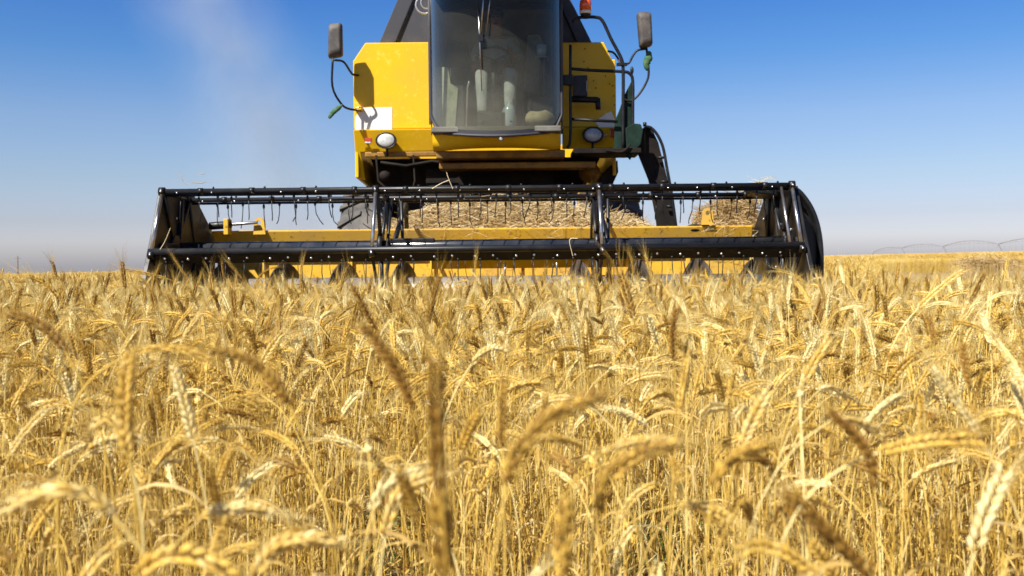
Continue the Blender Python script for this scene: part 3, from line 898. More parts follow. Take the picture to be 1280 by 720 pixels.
part(m, 'windscreen', CAB)
m = MB('charcoal')                                # dusty seal around the pane
seal = [scr_pt(CX - CW, 4.0, -.006)] + [scr_pt(CX - CW, z, -.006) for z in (3.6, 3.2, 2.8)] + [scr_pt(CX + CW*t, zbot(t), -.006) for t in [-1 + k/14 for k in range(29)]] + [scr_pt(CX + CW, z, -.006) for z in (2.8, 3.2, 3.6, 4.0)]
m.tube(seal, .017, 6)
for k in range(28):                               # broad dark band along the foot of the glass
    t0, t1 = -1 + k/14, -1 + (k+1)/14
    q = [scr_pt(CX+CW*t0, zbot(t0), -.003), scr_pt(CX+CW*t1, zbot(t1), -.003), scr_pt(CX+CW*t1, zbot(t1)+.055, -.003), scr_pt(CX+CW*t0, zbot(t0)+.055, -.003)]
    m.face([m.bm.verts.new(v) for v in q])
part(m, 'window_seal', CAB)
m = MB('yellow'); NX = 28; rows = []
for zf, off in ((0.0, .012), (-.04, .03), (-.09, .065), (-.125, .11), (-.14, .2)):
    rows.append([m.bm.verts.new(Vector((CX + (CW-.01)*(-1+2*i/NX), gy(CX + CW*(-1+2*i/NX), 2.4) + off, zbot(-1+2*i/NX)*(1 if zf == 0 else 0) + (2.42 if zf else 0) + zf))) for i in range(NX+1)])
for j in range(len(rows)-1):
    for i in range(NX): m.face([rows[j][i], rows[j][i+1], rows[j+1][i+1], rows[j+1][i]], True)
part(m, 'cab_apron', CAB)
m = MB('bolt'); c = scr_pt(CX + .05, 2.35, -.02); m.lathe([(.018, .03), (.02, 0), (.012, -.012)], c, (0, 1, 0), 12); part(m, 'latch', CAB)
m = MB('black'); m.box(CX-CW-.005, CX-CW+.05, 10.90, 10.97, 2.45, 4.05); m.box(CX+CW-.05, CX+CW+.012, 10.90, 10.97, 2.45, 4.05)
m.box(CX-CW, CX-CW+.06, 11.75, 11.83, 2.45, 4.05); m.box(CX+CW-.06, CX+CW, 11.75, 11.83, 2.45, 4.05); part(m, 'pillar', CAB, bevel=.01)
m = MB('steel'); m.tube([(CX-CW-.012, 10.885, 2.56), (CX-CW-.012, 10.86, 4.03)], .012); part(m, 'door_trim', CAB)
m = MB('glass'); m.side([(10.98, 2.62), (11.74, 2.62), (11.74, 4.03), (10.98, 4.03)], CX+CW-.02, CX+CW-.014); m.side([(10.98, 3.0), (11.74, 3.0), (11.74, 4.03), (10.98, 4.03)], CX-CW+.014, CX-CW+.02); part(m, 'side_window', CAB)
m = MB('cream'); m.box(CX-CW+.02, CX+CW-.02, 10.62, 11.80, 2.44, 2.50); m.box(CX-CW+.02, CX+CW-.02, 11.765, 11.81, 2.505, 4.02); m.box(CX-CW, CX-CW+.02, 10.98, 11.74, 2.5, 2.99); m.box(CX+CW-.021, CX+CW-.001, 10.98, 11.74, 2.5, 2.61)
part(m, 'cab_shell', CAB, bevel=.01)
m = MB('black')                                   # roof with a visor over the glass
rf = [(CX-CW-.07, 10.40), (CX-CW*.6, 10.12), (CX, 10.02), (CX+CW*.6, 10.12), (CX+CW+.07, 10.40), (CX+CW+.07, 11.9), (CX-CW-.07, 11.9)]
m.prism([(x, y_, 4.06) for x, y_ in rf], (0, 0, .24)); part(m, 'cab_roof', CAB, bevel=.04)
# seat, wheel, console
m = MB('seat'); m.box(CX-.25, CX+.25, 11.18, 11.66, 2.93, 3.04); m.prism([(CX-.24, 11.60, 3.0), (CX+.24, 11.60, 3.0), (CX+.21, 11.68, 3.72), (CX-.21, 11.68, 3.72)], (0, .08, .01)); m.box(CX-.15, CX+.15, 11.3, 11.55, 2.505, 2.925); part(m, 'driver_seat', CAB, bevel=.03)
m = MB('black'); m.tube([(CX-.02, 10.82, 2.505), (CX-.02, 10.95, 3.15), (CX-.02, 11.0, 3.26)], .045); ring_=[Vector((CX-.02 + .19*math.cos(a), 11.0 - .19*math.sin(a)*.75, 3.27 + .19*math.sin(a)*.62)) for a in [2*PI*k/24 for k in range(25)]]
m.tube(ring_, .014); 
for a in (0.5, 2.6, 4.7): m.tube([(CX-.02, 11.0, 3.27), Vector((CX-.02 + .19*math.cos(a), 11.0 - .19*math.sin(a)*.75, 3.27 + .19*math.sin(a)*.62))], .01)
part(m, 'steering_wheel', CAB)
m = MB('charcoal'); m.box(CX-.64, CX-.36, 11.0, 11.6, 2.505, 3.0); m.tube([(CX-.5, 11.1, 3.0), (CX-.5, 11.05, 3.2)], .014); part(m, 'console', CAB, bevel=.03)
m = MB('trousers'); m.prism([(CX+.30, 11.70, 3.05), (CX+.56, 11.70, 3.0), (CX+.58, 11.70, 3.55), (CX+.50, 11.70, 3.72), (CX+.36, 11.70, 3.70)], (0, .05, 0))
m.slot('seat'); m.prism([(CX-.60, 11.70, 3.3), (CX-.32, 11.70, 3.3), (CX-.34, 11.70, 3.62), (CX-.58, 11.70, 3.66)], (0, .05, 0)); part(m, 'hung_jacket', CAB, bevel=.015)
m = MB('charcoal'); m.box(CX+.34, CX+.62, 10.95, 11.15, 2.505, 2.86); m.box(CX-.20, CX+.16, 10.72, 10.86, 2.505, 2.66); m.tube([(CX+.3, 10.95, 2.505), (CX+.28, 10.9, 3.0)], .012)
m.slot('bolt'); m.tube([(CX-.33, 10.9, 2.505), (CX-.31, 10.85, 2.95), (CX-.29, 10.85, 3.02)], .01); m.slot('amber'); m.box(CX-.30, CX-.2, 11.74, 11.76, 3.28, 3.38); part(m, 'control_box', CAB, bevel=.01)
# wipers
m = MB('steel'); m.tube([scr_pt(-.245, 4.0, -.03), scr_pt(-.30, 3.42, -.03)], .007); m.tube([scr_pt(-.17, 4.0, -.03), scr_pt(-.24, 3.45, -.03)], .005)
m.tube([scr_pt(-.322, 3.72, -.022), scr_pt(-.31, 3.35, -.022), scr_pt(-.295, 2.85, -.022)], .006); m.slot('black'); m.box(-.325, -.275, gy(-.3, 3.4)-.05, gy(-.3, 3.4)-.015, 3.36, 3.43)
part(m, 'wiper', CAB)
m = MB('bolt'); c = P(531, 6, 11.3)
m.tube([c + Vector((.10*math.cos(a), 0, .10*math.sin(a))) for a in [2*PI*k/20 for k in range(21)]], .012); m.tube([c + Vector((.06*math.cos(a) + .02, -.02, .07*math.sin(a)+.02)) for a in [2*PI*k/20 for k in range(21)]], .009)
m.slot('black'); m.tube([c + Vector((.05, 0, 0)), c + Vector((.2, 0, .05))], .02); m.lathe([(.05, 0), (.055, .1)], c + Vector((.12, .02, -.18)), (0, 1, 0), 14); part(m, 'coiled_hose', label='pale coiled hose beside the windscreen')

# ---- mirrors
def mirror(corners, Y, tilt, arms, sgn):
    cx_ = sum(p[0] for p in corners)/4; cyy = sum(p[1] for p in corners)/4
    c = P(cx_, cyy, Y)
    m = MB('mirror_back')
    pts = [P(px, py, Y) for px, py in corners]
    fr = catmull(pts + [pts[0]], 1)
    n = 4
    def inset(k, y): return [c + (p - c)*k + Vector((0, y, 0)) for p in pts]
    o_ = []
    for k, yy in ((1.0, .06), (1.0, .0), (.93, -.035), (.6, -.05)):
        r_ = []
        for i in range(n):
            a, b = inset(k, yy)[i], inset(k, yy)[(i+1) % n]; pv = inset(k, yy)[i-1]
            r_ += [a + (pv-a).normalized()*.03*k, a + (pv-a).normalized()*.008 + (b-a).normalized()*.008, a + (b-a).normalized()*.03*k]
        o_.append([m.bm.verts.new(v) for v in r_])
    for j in range(len(o_)-1):
        L_ = len(o_[j])
        for i in range(L_): m.face([o_[j][i], o_[j][(i+1) % L_], o_[j+1][(i+1) % L_], o_[j+1][i]], True)
    m.face(o_[0]); m.face(o_[-1])
    mo = part(m, 'mirror')
    g2 = MB('mirror_glass'); g2.prism([c + (p-c)*.88 + Vector((0, .061, 0)) for p in pts], (0, .004, 0)); part(g2, 'glass', mo)
    a_ = MB('tube')
    for arm in arms: a_.smooth_tube([P(*q) for q in arm], .0125, 8, 4)
    part(a_, 'mirror_arm', mo)
mirror([(411, 30), (427, 28), (428, 70), (410, 73)], 11.19, 0, [[(416, 72, 11.1), (415.5, 108, 11.15), (426, 129, 11.25), (436, 136, 11.35), (452, 138, 11.48)],
       [(416, 75, 11.1), (429, 77, 11.15), (437, 88, 11.3), (441, 93, 11.4), (448, 94, 11.49)]], -1)
mirror([(796, 15), (814, 15), (816, 57), (800, 60)], 10.95, 0, [[(808, 59, 11.0), (811, 90, 11.0), (807, 105, 11.0), (797, 120, 11.0), (788, 126, 11.0), (779, 124, 11.0)],
       [(808, 61, 11.0), (797, 63, 11.0), (791, 70, 11.0), (786, 79, 11.0), (779, 80, 11.0)]], 1)
m = MB('yellow'); c = P(449, 136, 11.46); m.box(c.x-.05, c.x+.04, 11.42, 11.497, c.z-.02, c.z+.02); m.slot('bolt'); m.tube([c + Vector((-.03, -.06, .0)), c + Vector((.05, -.06, .01))], .008); part(m, 'mirror_bracket', bevel=.006)
# ---- handrails, platform
m = MB('tube')
m.smooth_tube([P(716, 27, 11.0), P(724, 22, 11.0), P(744, 21.5, 11.0), P(753, 26, 11.0), P(764, 49, 11.0), P(777, 74, 11.0), P(779, 90, 11.0), P(779, 130, 11.0), P(779, 188, 11.0)], .019, 10, 5)
m.smooth_tube([P(714, 86, 11.0), P(740, 88, 11.0), P(777, 89.5, 11.0), P(787, 92, 11.0), P(791, 102, 11.0), P(791, 140, 11.0), P(791, 188, 11.0)], .018, 10, 4)
m.smooth_tube([P(713, 56, 10.96), P(713, 110, 10.96), P(713, 172, 10.96), P(709, 186, 10.96)], .016, 8, 4)
m.tube([P(714, 149, 10.98), P(772, 152, 10.98)], .016)
m.smooth_tube([P(760, 64, 11.2), P(767, 66, 11.15), P(773, 74, 11.05), P(776, 82, 11.0)], .012, 8, 4)
m.tube([P(716, 27, 11.0), P(716, 27, 11.6)], .016); m.tube([P(779, 80, 11.0), P(779, 80, 11.5)], .012)
m.box(P(771,80,11).x, P(784,80,11).x, 10.97, 11.04, P(779,82,11).z, P(779,79,11).z)
a, b = P(704, 94, 10.93), P(716, 106, 10.93); m.box(a.x, b.x, 10.90, 10.98, b.z, a.z)
c = P(790, 88, 11.0); m.ball(c, .02, .02, .045, 8, 6)
part(m, 'handrail')
m = MB('underside'); a, b = P(716, 187, 11.0), P(800, 192, 11.0); m.box(a.x, b.x, 10.9, 11.44, b.z, a.z)
m.smooth_tube([P(757, 188, 10.88), P(775, 190, 10.88), P(783, 186, 10.88), P(788, 180, 10.88)], .012)
part(m, 'platform', bevel=.006)
m = MB('green'); q = [P(768, 190, 11.03), P(768, 152, 11.03), P(774, 138, 11.03), P(781, 118, 11.03), P(791, 98, 11.03), P(791.5, 190, 11.03)]; m.prism(q, (0, .02, 0))
q = [P(784, 195, 10.96), P(782, 160, 10.96), P(792, 154, 10.96), P(801, 155, 10.96), P(804, 163, 10.96), P(801, 180, 10.96), P(791, 192, 10.96), P(788, 200, 10.96)]; m.prism(q, (0, .05, 0))
part(m, 'green_windbreak', bevel=.008, label='dark green sheet hung on the handrail')
# beacon
c = P(732, 19, 11.0)
m = MB('tube'); m.lathe([(.05, -.03), (.055, 0), (.055, .012)], c, (0, 0, 1), 18); bo = part(m, 'beacon')
m = MB('white'); m.lathe([(.064, .012), (.066, .045)], c, (0, 0, 1), 20); part(m, 'collar', bo)
m = MB('amber'); m.lathe([(.066, .046), (.066, .12), (.058, .16), (.03, .18), (.002, .184)], c, (0, 0, 1), 20); part(m, 'lens', bo)
# ---- access ladder swung to the side
LY = 11.2
m = MB('underside')
ql = [(797, 166), (806, 158), (815, 161), (823, 178), (834, 222), (843, 272), (846, 300)]
qr = [(823, 300), (820, 272), (811, 225), (797, 190)]
m.prism([P(px, py, LY) for px, py in ql + qr], (0, .05, 0))
low = P(834, 300, LY)
m.prism([(low.x-.10, LY, low.z), (low.x+.10, LY, low.z), (low.x+.16, LY, .55), (low.x-.04, LY, .55)], (0, .05, 0))
part(m, 'ladder', bevel=.006)
m = MB('tube'); m.smooth_tube([P(806, 158, LY-.06), P(814, 160, LY-.06), P(822, 169, LY-.06), P(829, 185, LY-.06), P(834, 212, LY-.06), P(840, 245, LY-.06), P(846, 290, LY-.06)], .017, 8, 4)
for a, b in (((822, 197), (832, 197)), ((826, 227), (836, 227)), ((833, 258), (842, 258))): m.tube([P(*a, LY-.05), P(*b, LY-.05)], .016)
m.tube([P(806, 158, LY-.06), P(806, 153, LY-.06)], .02)
part(m, 'ladder_rail')
m = MB('underside'); m.prism([P(px, py, 11.6) for px, py in ((748, 226), (752, 218), (768, 203), (772, 200), (773, 215), (768, 226), (764, 235), (745, 240))], (0, .05, 0)); part(m, 'mudguard', bevel=.008)

# ---- wheels
def wheel(cx, cy_, r, wdt, name='wheel'):
    m = MB('rubber'); n = 64
    hw = wdt/2
    prof = [(r*.60, -hw*.8), (r*.80, -hw), (r*.93, -hw*.97), (r*.965, -hw*.8), (r*.975, 0), (r*.965, hw*.8), (r*.93, hw*.97), (r*.80, hw), (r*.60, hw*.8)]
    m.lathe(prof, (cx, cy_, r), (1, 0, 0), n)
    k = 22
    for i in range(k):
        for s in (-1, 1):
            a0 = 2*PI*(i + (0.5 if s > 0 else 0))/k
            def pt(a, x, rr): return Vector((cx + x, cy_ - math.cos(a)*rr, r + math.sin(a)*rr))
            da, sw = .075, .20
            q = []
            for (x, sh) in ((0.02*s, sw), (hw*1.0*s, 0)):
                for dd in (-da/2, da/2): q.append((x, a0 + sh + dd))
            lo = [pt(a, x, r*.955) for x, a in q]; hi = [pt(a, x, r*1.0) for x, a in q]
            v = [m.bm.verts.new(p) for p in lo + hi]
            for f in ((4,5,7,6), (0,1,5,4), (1,3,7,5), (3,2,6,7), (2,0,4,6)): m.face([v[j] for j in f])
    wv = part(m, name, origin=(cx, cy_, r))
    m = MB('old_yellow'); m.lathe([(r*.60, -hw*.7), (r*.55, -hw*.75), (r*.5, -hw*.3), (.12, -hw*.2), (.12, hw*.2), (r*.5, hw*.3), (r*.55, hw*.75), (r*.60, hw*.7)], (cx, cy_, r), (1, 0, 0), 32)
    part(m, 'rim', wv, origin=(cx, cy_, r))
wheel(-1.80, 12.75, 0.99, .56); wheel(1.30, 12.75, 0.99, .56)
wheel(-1.25, 16.4, 0.62, .36); wheel(0.80, 16.4, 0.62, .36)

# ---- header
HL, HR = -2.74, 2.22
HEAD = empty('header'); HEAD.parent = HARV; HEAD.location = Vector((-.25, 9.0, .4)) - _inv
m = MB('old_yellow'); m.side([(8.99, 1.375), (9.16, 1.375), (9.16, 1.235), (9.045, 1.235)], HL+.03, HR-.03); part(m, 'top_beam', HEAD, bevel=.015)
m = MB('old_yellow'); m.box(HL+.03, HR-.03, 9.165, 9.19, .30, 1.23); m.side([(7.6, .16), (9.16, .20), (9.16, .24), (7.6, .19)], HL+.03, HR-.03)
for x in (-2.3, -1.5, -.75, 0.05, .85, 1.6): m.box(x, x+.04, 9.13, 9.163, .3, 1.22)
part(m, 'back_sheet', HEAD, bevel=.006)
m = MB('yellow'); m.prism([(-.72, 8.93, 1.09), (1.2, 8.93, 1.09), (1.2, 9.0, 1.01), (-.72, 9.0, 1.01)], (0, .03, .03)); part(m, 'deflector', HEAD, label='bright yellow deflector strip below the reel')
m = MB('black'); m.side([(7.30, .12), (7.40, .95), (7.62, 1.30), (7.82, 1.66), (8.60, 1.66), (9.14, 1.34), (9.2, .12)], HL-.02, HL+.015)
m.side([(7.7, 1.2), (7.72, 1.24), (8.9, 1.24), (8.9, 1.2)], HL+.015, HL+.05); m.side([(8.0, .7), (8.04, .7), (8.24, 1.6), (8.2, 1.6)], HL+.015, HL+.045)
m.slot('bolt')
for y_, z_ in ((8.1, 1.45), (8.4, 1.2), (8.75, 1.0), (8.3, .95)): m.lathe([(.012, 0), (.010, .012)], (HL+.016, y_, z_), (1, 0, 0), 8)
part(m, 'end_sheet', HEAD, bevel=.005)
m = MB('black'); m.side([(7.30, .12), (7.42, .98), (7.64, 1.30), (7.84, 1.64), (8.70, 1.64), (9.14, 1.34), (9.2, .12)], HR+.0, HR+.035)
m.side([(7.7, 1.2), (7.72, 1.24), (8.9, 1.24), (8.9, 1.2)], HR-.035, HR); m.side([(8.1, .7), (8.14, .7), (8.34, 1.6), (8.3, 1.6)], HR-.03, HR); m.side([(8.5, .7), (8.54, .7), (8.66, 1.6), (8.62, 1.6)], HR-.03, HR)
m.slot('bolt')
for y_, z_ in ((7.9, 1.3), (8.2, 1.35), (8.5, 1.18), (8.75, 1.42), (8.35, 1.0)): m.lathe([(.014, 0), (.011, .012)], (HR-.001, y_, z_), (-1, 0, 0), 8)
part(m, 'end_sheet', HEAD, bevel=.005)
# small hood on top of the right end
m = MB('black'); m.prism([P(px, py, 8.2) for px, py in ((938, 231), (944, 225), (958, 226), (978, 232), (985, 236), (980, 243), (940, 239))], (0, .25, -.02)); part(m, 'end_hood', HEAD, bevel=.01)
# rounded drive cover at the right end
m = MB('black')
outl = [(986, 229), (998, 233), (1008, 243), (1017, 257), (1024, 275), (1028.5, 298), (1030, 325), (1029, 350), (1024, 380), (1015, 420)]
DY = 8.0
o1 = catmull([P(px, py, DY) for px, py in outl], 3)
cc = P(975, 340, DY)
rim = [p + (cc - p).normalized()*(.05) for p in o1]
def strip(aa, bb, sm=True):
    va = [m.bm.verts.new(p) for p in aa]; vb = [m.bm.verts.new(p) for p in bb]
    for i in range(len(va)-1): m.face([va[i], va[i+1], vb[i+1], vb[i]], sm)
sh = Vector((0, .9, 0))
strip(o1, [p + sh for p in o1]); strip(o1, [p - Vector((0, .02, 0)) + (cc-p).normalized()*.02 for p in o1]); strip([p - Vector((0, .02, 0)) + (cc-p).normalized()*.02 for p in o1], rim)
strip(rim, [p + Vector((0, .10, 0)) for p in rim])
inner = [p + Vector((0, .10, 0)) for p in rim]
vv = [m.bm.verts.new(p) for p in inner] + [m.bm.verts.new(Vector((HR+.05, DY+.10, inner[-1].z))), m.bm.verts.new(Vector((HR+.05, DY+.10, inner[0].z)))]
m.face(vv)
vv = [m.bm.verts.new(p + sh) for p in o1] + [m.bm.verts.new(Vector((HR+.05, DY+.9, o1[-1].z))), m.bm.verts.new(Vector((HR+.05, DY+.9, o1[0].z)))]
m.face(vv)
m.plate([(HR+.13, 1.42), (HR+.24, 1.30), (HR+.25, 1.06), (HR+.14, .9), (HR+.11, 1.2)], DY+.04, DY+.098)
m.slot('bolt'); m.box(HR+.06, HR+.11, DY+.06, DY+.09, 1.21, 1.215)
part(m, 'drive_cover', HEAD, label='rounded black cover at the right end of the header')
# auger
AX_Y, AX_Z = 8.72, .77
m = MB('worn'); m.lathe([(.175, 0), (.175, HR-HL-.1)], (HL+.05, AX_Y, AX_Z), (1, 0, 0), 32)
au = part(m, 'auger', HEAD)
m = MB('flight')
def flight(x0, x1, hand, pitch=.52, ph=0.0):
    n = int(abs(x1-x0)/pitch*28); pr = None
    for i in range(n+1):
        x = x0 + (x1-x0)*i/n; a = ph + hand*2*PI*(x-x0)/pitch
        c_, s_ = math.cos(a), math.sin(a)
        q = [m.bm.verts.new((x, AX_Y - c_*.17, AX_Z + s_*.17)), m.bm.verts.new((x, AX_Y - c_*.31, AX_Z + s_*.31)), m.bm.verts.new((x+.012, AX_Y - c_*.31, AX_Z + s_*.31)), m.bm.verts.new((x+.012, AX_Y - c_*.17, AX_Z + s_*.17))]
        if pr:
            for k in range(3): m.face([pr[k], pr[k+1], q[k+1], q[k]], True)
        pr = q
flight(HL+.1, -.75, 1)
part(m, 'flighting', au)
m = MB('flight')
flight(.45, HR-.1, -1, ph=PI)
part(m, 'flighting', au)
m = MB('steel')
for k in range(12):
    a = k*2.4; x = -.6 + k*.09; m.tube([(x, AX_Y - math.cos(a)*.17, AX_Z + math.sin(a)*.17), (x, AX_Y - math.cos(a)*.30, AX_Z + math.sin(a)*.30)], .008, 6)
part(m, 'auger_fingers', au)
# knife and lifters, low in the crop
m = MB('steel'); m.box(HL+.05, HR-.05, 7.50, 7.60, .14, .16)
for k in range(62): x = HL + .1 + k*.0762; m.prism([(x-.012, 7.5, .145), (x+.012, 7.5, .145), (x, 7.38, .15)], (0, 0, .02))
part(m, 'cutter_bar', HEAD)
for px in (885, 545):
    m = MB('yellow'); a = P(px, 331, 8.35); m.prism([(a.x-.02, 8.3, .95), (a.x+.06, 8.3, .80), (a.x+.10, 8.3, .5), (a.x-.05, 8.3, .5), (a.x-.03, 8.3, 1.0)], (0, .03, 0)); part(m, 'crop_guide', HEAD, bevel=.004)
# lugs on the beam
for px, py in ((325, 281), (884, 269)):
    c = P(px, py, 9.0)
    m = MB('old_yellow'); n = 20; R1, R2 = .045, .022
    outer = [Vector((c.x + R1*math.cos(a), 8.97, c.z + .03 + R1*math.sin(a))) for a in [PI*k/n for k in range(n+1)]] + [Vector((c.x - .055, 8.97, c.z - .075)), Vector((c.x + .055, 8.97, c.z - .075))]
    nn = len(outer)
    hole = []
    for p in outer:
        d = Vector((p.x - c.x, 0, p.z - c.z - .03)).normalized(); hole.append(Vector((c.x, 8.97, c.z + .03)) + d*R2)
    for yy in (0, .03):
        for i in range(nn):
            j = (i+1) % nn; sv = Vector((0, yy, 0))
            m.face([m.bm.verts.new(q + sv) for q in (outer[i], outer[j], hole[j], hole[i])])
    for i in range(nn):
        j = (i+1) % nn; sv = Vector((0, .03, 0))
        m.face([m.bm.verts.new(q) for q in (outer[i], outer[j], outer[j]+sv, outer[i]+sv)]); m.face([m.bm.verts.new(q) for q in (hole[i], hole[j], hole[j]+sv, hole[i]+sv)])
    part(m, 'lifting_lug', HEAD)
m = MB('black'); a, b = P(262, 281, 8.94), P(322, 276.5, 8.94); m.tube([a, a.lerp(b, .45)], .035, 14); m.slot('steel'); m.tube([a.lerp(b, .45), b], .014, 10); m.slot('old_yellow'); c = a.lerp(b, .38); m.box(c.x-.02, c.x+.02, 8.87, 9.0, c.z-.09, c.z+.05); part(m, 'hydraulic_ram', HEAD, bevel=.004)
m = MB('red'); c = P(251, 295, 8.9); m.box(c.x-.03, c.x+.03, 8.88, 8.92, c.z-.045, c.z+.03); m.slot('white'); m.box(c.x-.028, c.x+.0, 8.874, 8.879, c.z-.04, c.z+.028); part(m, 'warning_lamp', HEAD, bevel=.004)
m = MB('underside'); c = P(869, 283, 9.0); m.ball((c.x, 9.012, c.z), .085, .012, .035); m.ball((c.x+.09, 9.012, c.z+.01), .05, .012, .02); part(m, 'oil_stain', HEAD)

# ---- reel
RC = (8.05, 1.19)
BATS = [(7.52, 1.158), (7.78, 1.652), (8.42, 1.625), (8.60, 1.135), (8.05, .66)]
REEL = empty('reel'); REEL.parent = HARV; REEL.location = Vector((-.25, RC[0], RC[1])) - _inv
RL, RR = HL+.02, HR-.03
m = MB('black'); m.tube([(RL+.05, RC[0], RC[1]+.02), (RR, RC[0], RC[1]+.02)], .052, 20)
part(m, 'centre_tube', REEL)
M['blue_black'] = material('glossy_black_tube', (0.02, 0.024, 0.032), 0.22, coat=0.6, var=(0.05, 0.05, 0.05), vscale=5)
bpy.data.objects['centre_tube'].data.materials[0] = M['blue_black']
def bat(y_, z_, kind):
    m = MB('black')
    if kind == 'front':
        m.tube([(RL-.02, y_, z_+.02), (RR+.02, y_, z_+.02)], .027, 16)
        m.prism([(RL, y_-.006, z_+.0), (RL, y_+.040, z_-.068), (RL, y_+.048, z_-.065), (RL, y_+.004, z_+.002)], (RR-RL, 0, 0))
        m.slot('bolt'); x = RL + .1; k = 0
        while x < RR - .05:
            m.lathe([(.0095, 0), (.008, -.012), (.003, -.014)], (x, y_+.012, z_-.030 - .006*(k % 2)), (0, 1, 0), 8)
            x += .135 if k % 2 else .175; k += 1
    else:
        m.tube([(RL-.0, y_, z_), (RR+.0, y_, z_)], .021 if kind == 'top' else .019, 14)
        m.tube([(RL+.02, y_+.03, z_-.028), (RR-.02, y_+.03, z_-.028)], .010, 8)
        x = RL + .3
        while x < RR:
            m.lathe([(.026, -.02), (.026, .02)], (x, y_, z_), (1, 0, 0), 12); m.ball((x+.1, y_, z_+.026), .009, .009, .01, 6, 4); x += .40
        m.slot('bolt'); x = RL + .12; k = 0
        while x < RR - .05:
            m.ball((x, y_-.018, z_-.012), .007, .005, .007, 6, 4); x += .27 + .05*math.sin(k*2.1); k += 1
    return part(m, 'bat', REEL)
for (y_, z_), kd in zip(BATS, ('front', 'top', 'back', 'back', 'back')): bat(y_, z_, kd)
def tine_pts(x, y_, z_, rng, L):
    b = rng.gauss(0, .012); c = rng.gauss(0, .010)
    return [(x, y_, z_-.02), (x + b*.3, y_-.006, z_-.02-L*.45), (x + b + c*.4, y_+.004, z_-.02-L*.8), (x + b + c*1.6, y_+.012, z_-.02-L)]
rt = random.Random(5)
TIN = 33
rest = MB('black')
first = None
for bi, (y_, z_) in enumerate(BATS):
    for k in range(TIN):
        x = RL + .13 + (RR-RL-.26)*k/(TIN-1) + rt.gauss(0, .018) + (.07 if bi == 2 else 0)
        if x > RR: x = RR - .03
        if bi < 3:
            m = MB('black'); yy, zz = (y_+.03, z_-.03) if bi else (y_+.01, z_-.05)
            m.tube(tine_pts(x, yy, zz, rt, .17*rt.uniform(.88, 1.12) if bi else .17), .0042, 6)
            m.ball((x, yy-.004, zz-.008 - (.02 if k % 2 and bi else 0)), .011, .012, .021 if bi else .01, 8, 6)
            part(m, 'tine', REEL)
        else:
            rest.tube(tine_pts(x, y_, z_, rt, .19), .0032, 5)
tag(part(rest, 'hidden_tines', REEL), kind='stuff')
def spider(x, end=False):
    m = MB('steel')
    ys_ = [Vector((x, y_, z_)) for y_, z_ in BATS]
    c = Vector((x, RC[0], RC[1]+.02))
    m.tube([ys_[0] + Vector((0, 0, .02)), ys_[1]], .014, 10)
    if end:
        m.tube([ys_[0] + Vector((-.085*(1 if x > 0 else -1), .0, .02)), ys_[1] + Vector((-.085*(1 if x > 0 else -1), 0, 0))], .011, 10)
    m.slot('black')
    for i in range(5): m.tube([c, ys_[i] + Vector((.012 if i else 0, 0, 0))], .016, 8)
    for i in range(1, 5): m.tube([ys_[i], ys_[(i+1) % 5]], .012, 8)
    m.lathe([(.11, -.02), (.11, .02)], c, (1, 0, 0), 20)
    for p in ys_[:3]:
        m.lathe([(.034, -.022), (.034, .022)], p, (1, 0, 0), 14)
    m.slot('bolt')
    for p in ys_[:3]: m.ball(p + Vector((0, -.034, 0)), .009, .006, .009, 6, 4)
    part(m, 'spider', REEL)
spider(RL-.0, False); spider(-1.055); spider(0.685); spider(RR+.0, True)
for x in (-1.055, .685):                                   # support arm and ram of the reel behind each inner spider
    m = MB('black'); m.tube([(x+.10, 8.0, 1.2), (x+.10, 9.05, 1.62), (x+.10, 9.1, 1.3)], .022, 8); m.tube([(x+.06, 7.9, 1.15), (x+.065, 8.3, 1.6)], .012, 8); m.tube([(x+.14, 8.5, .7), (x+.13, 8.4, 1.6)], .014, 8)
    part(m, 'reel_arm', REEL)
# plate under the right spider and dark box beside the left one
m = MB('black'); m.box(-1.0, -.62, 8.0, 8.1, 1.235, 1.275); part(m, 'reel_motor', REEL, bevel=.008)

REEL.location.z -= 0.022; HEAD.location.z -= 0.012

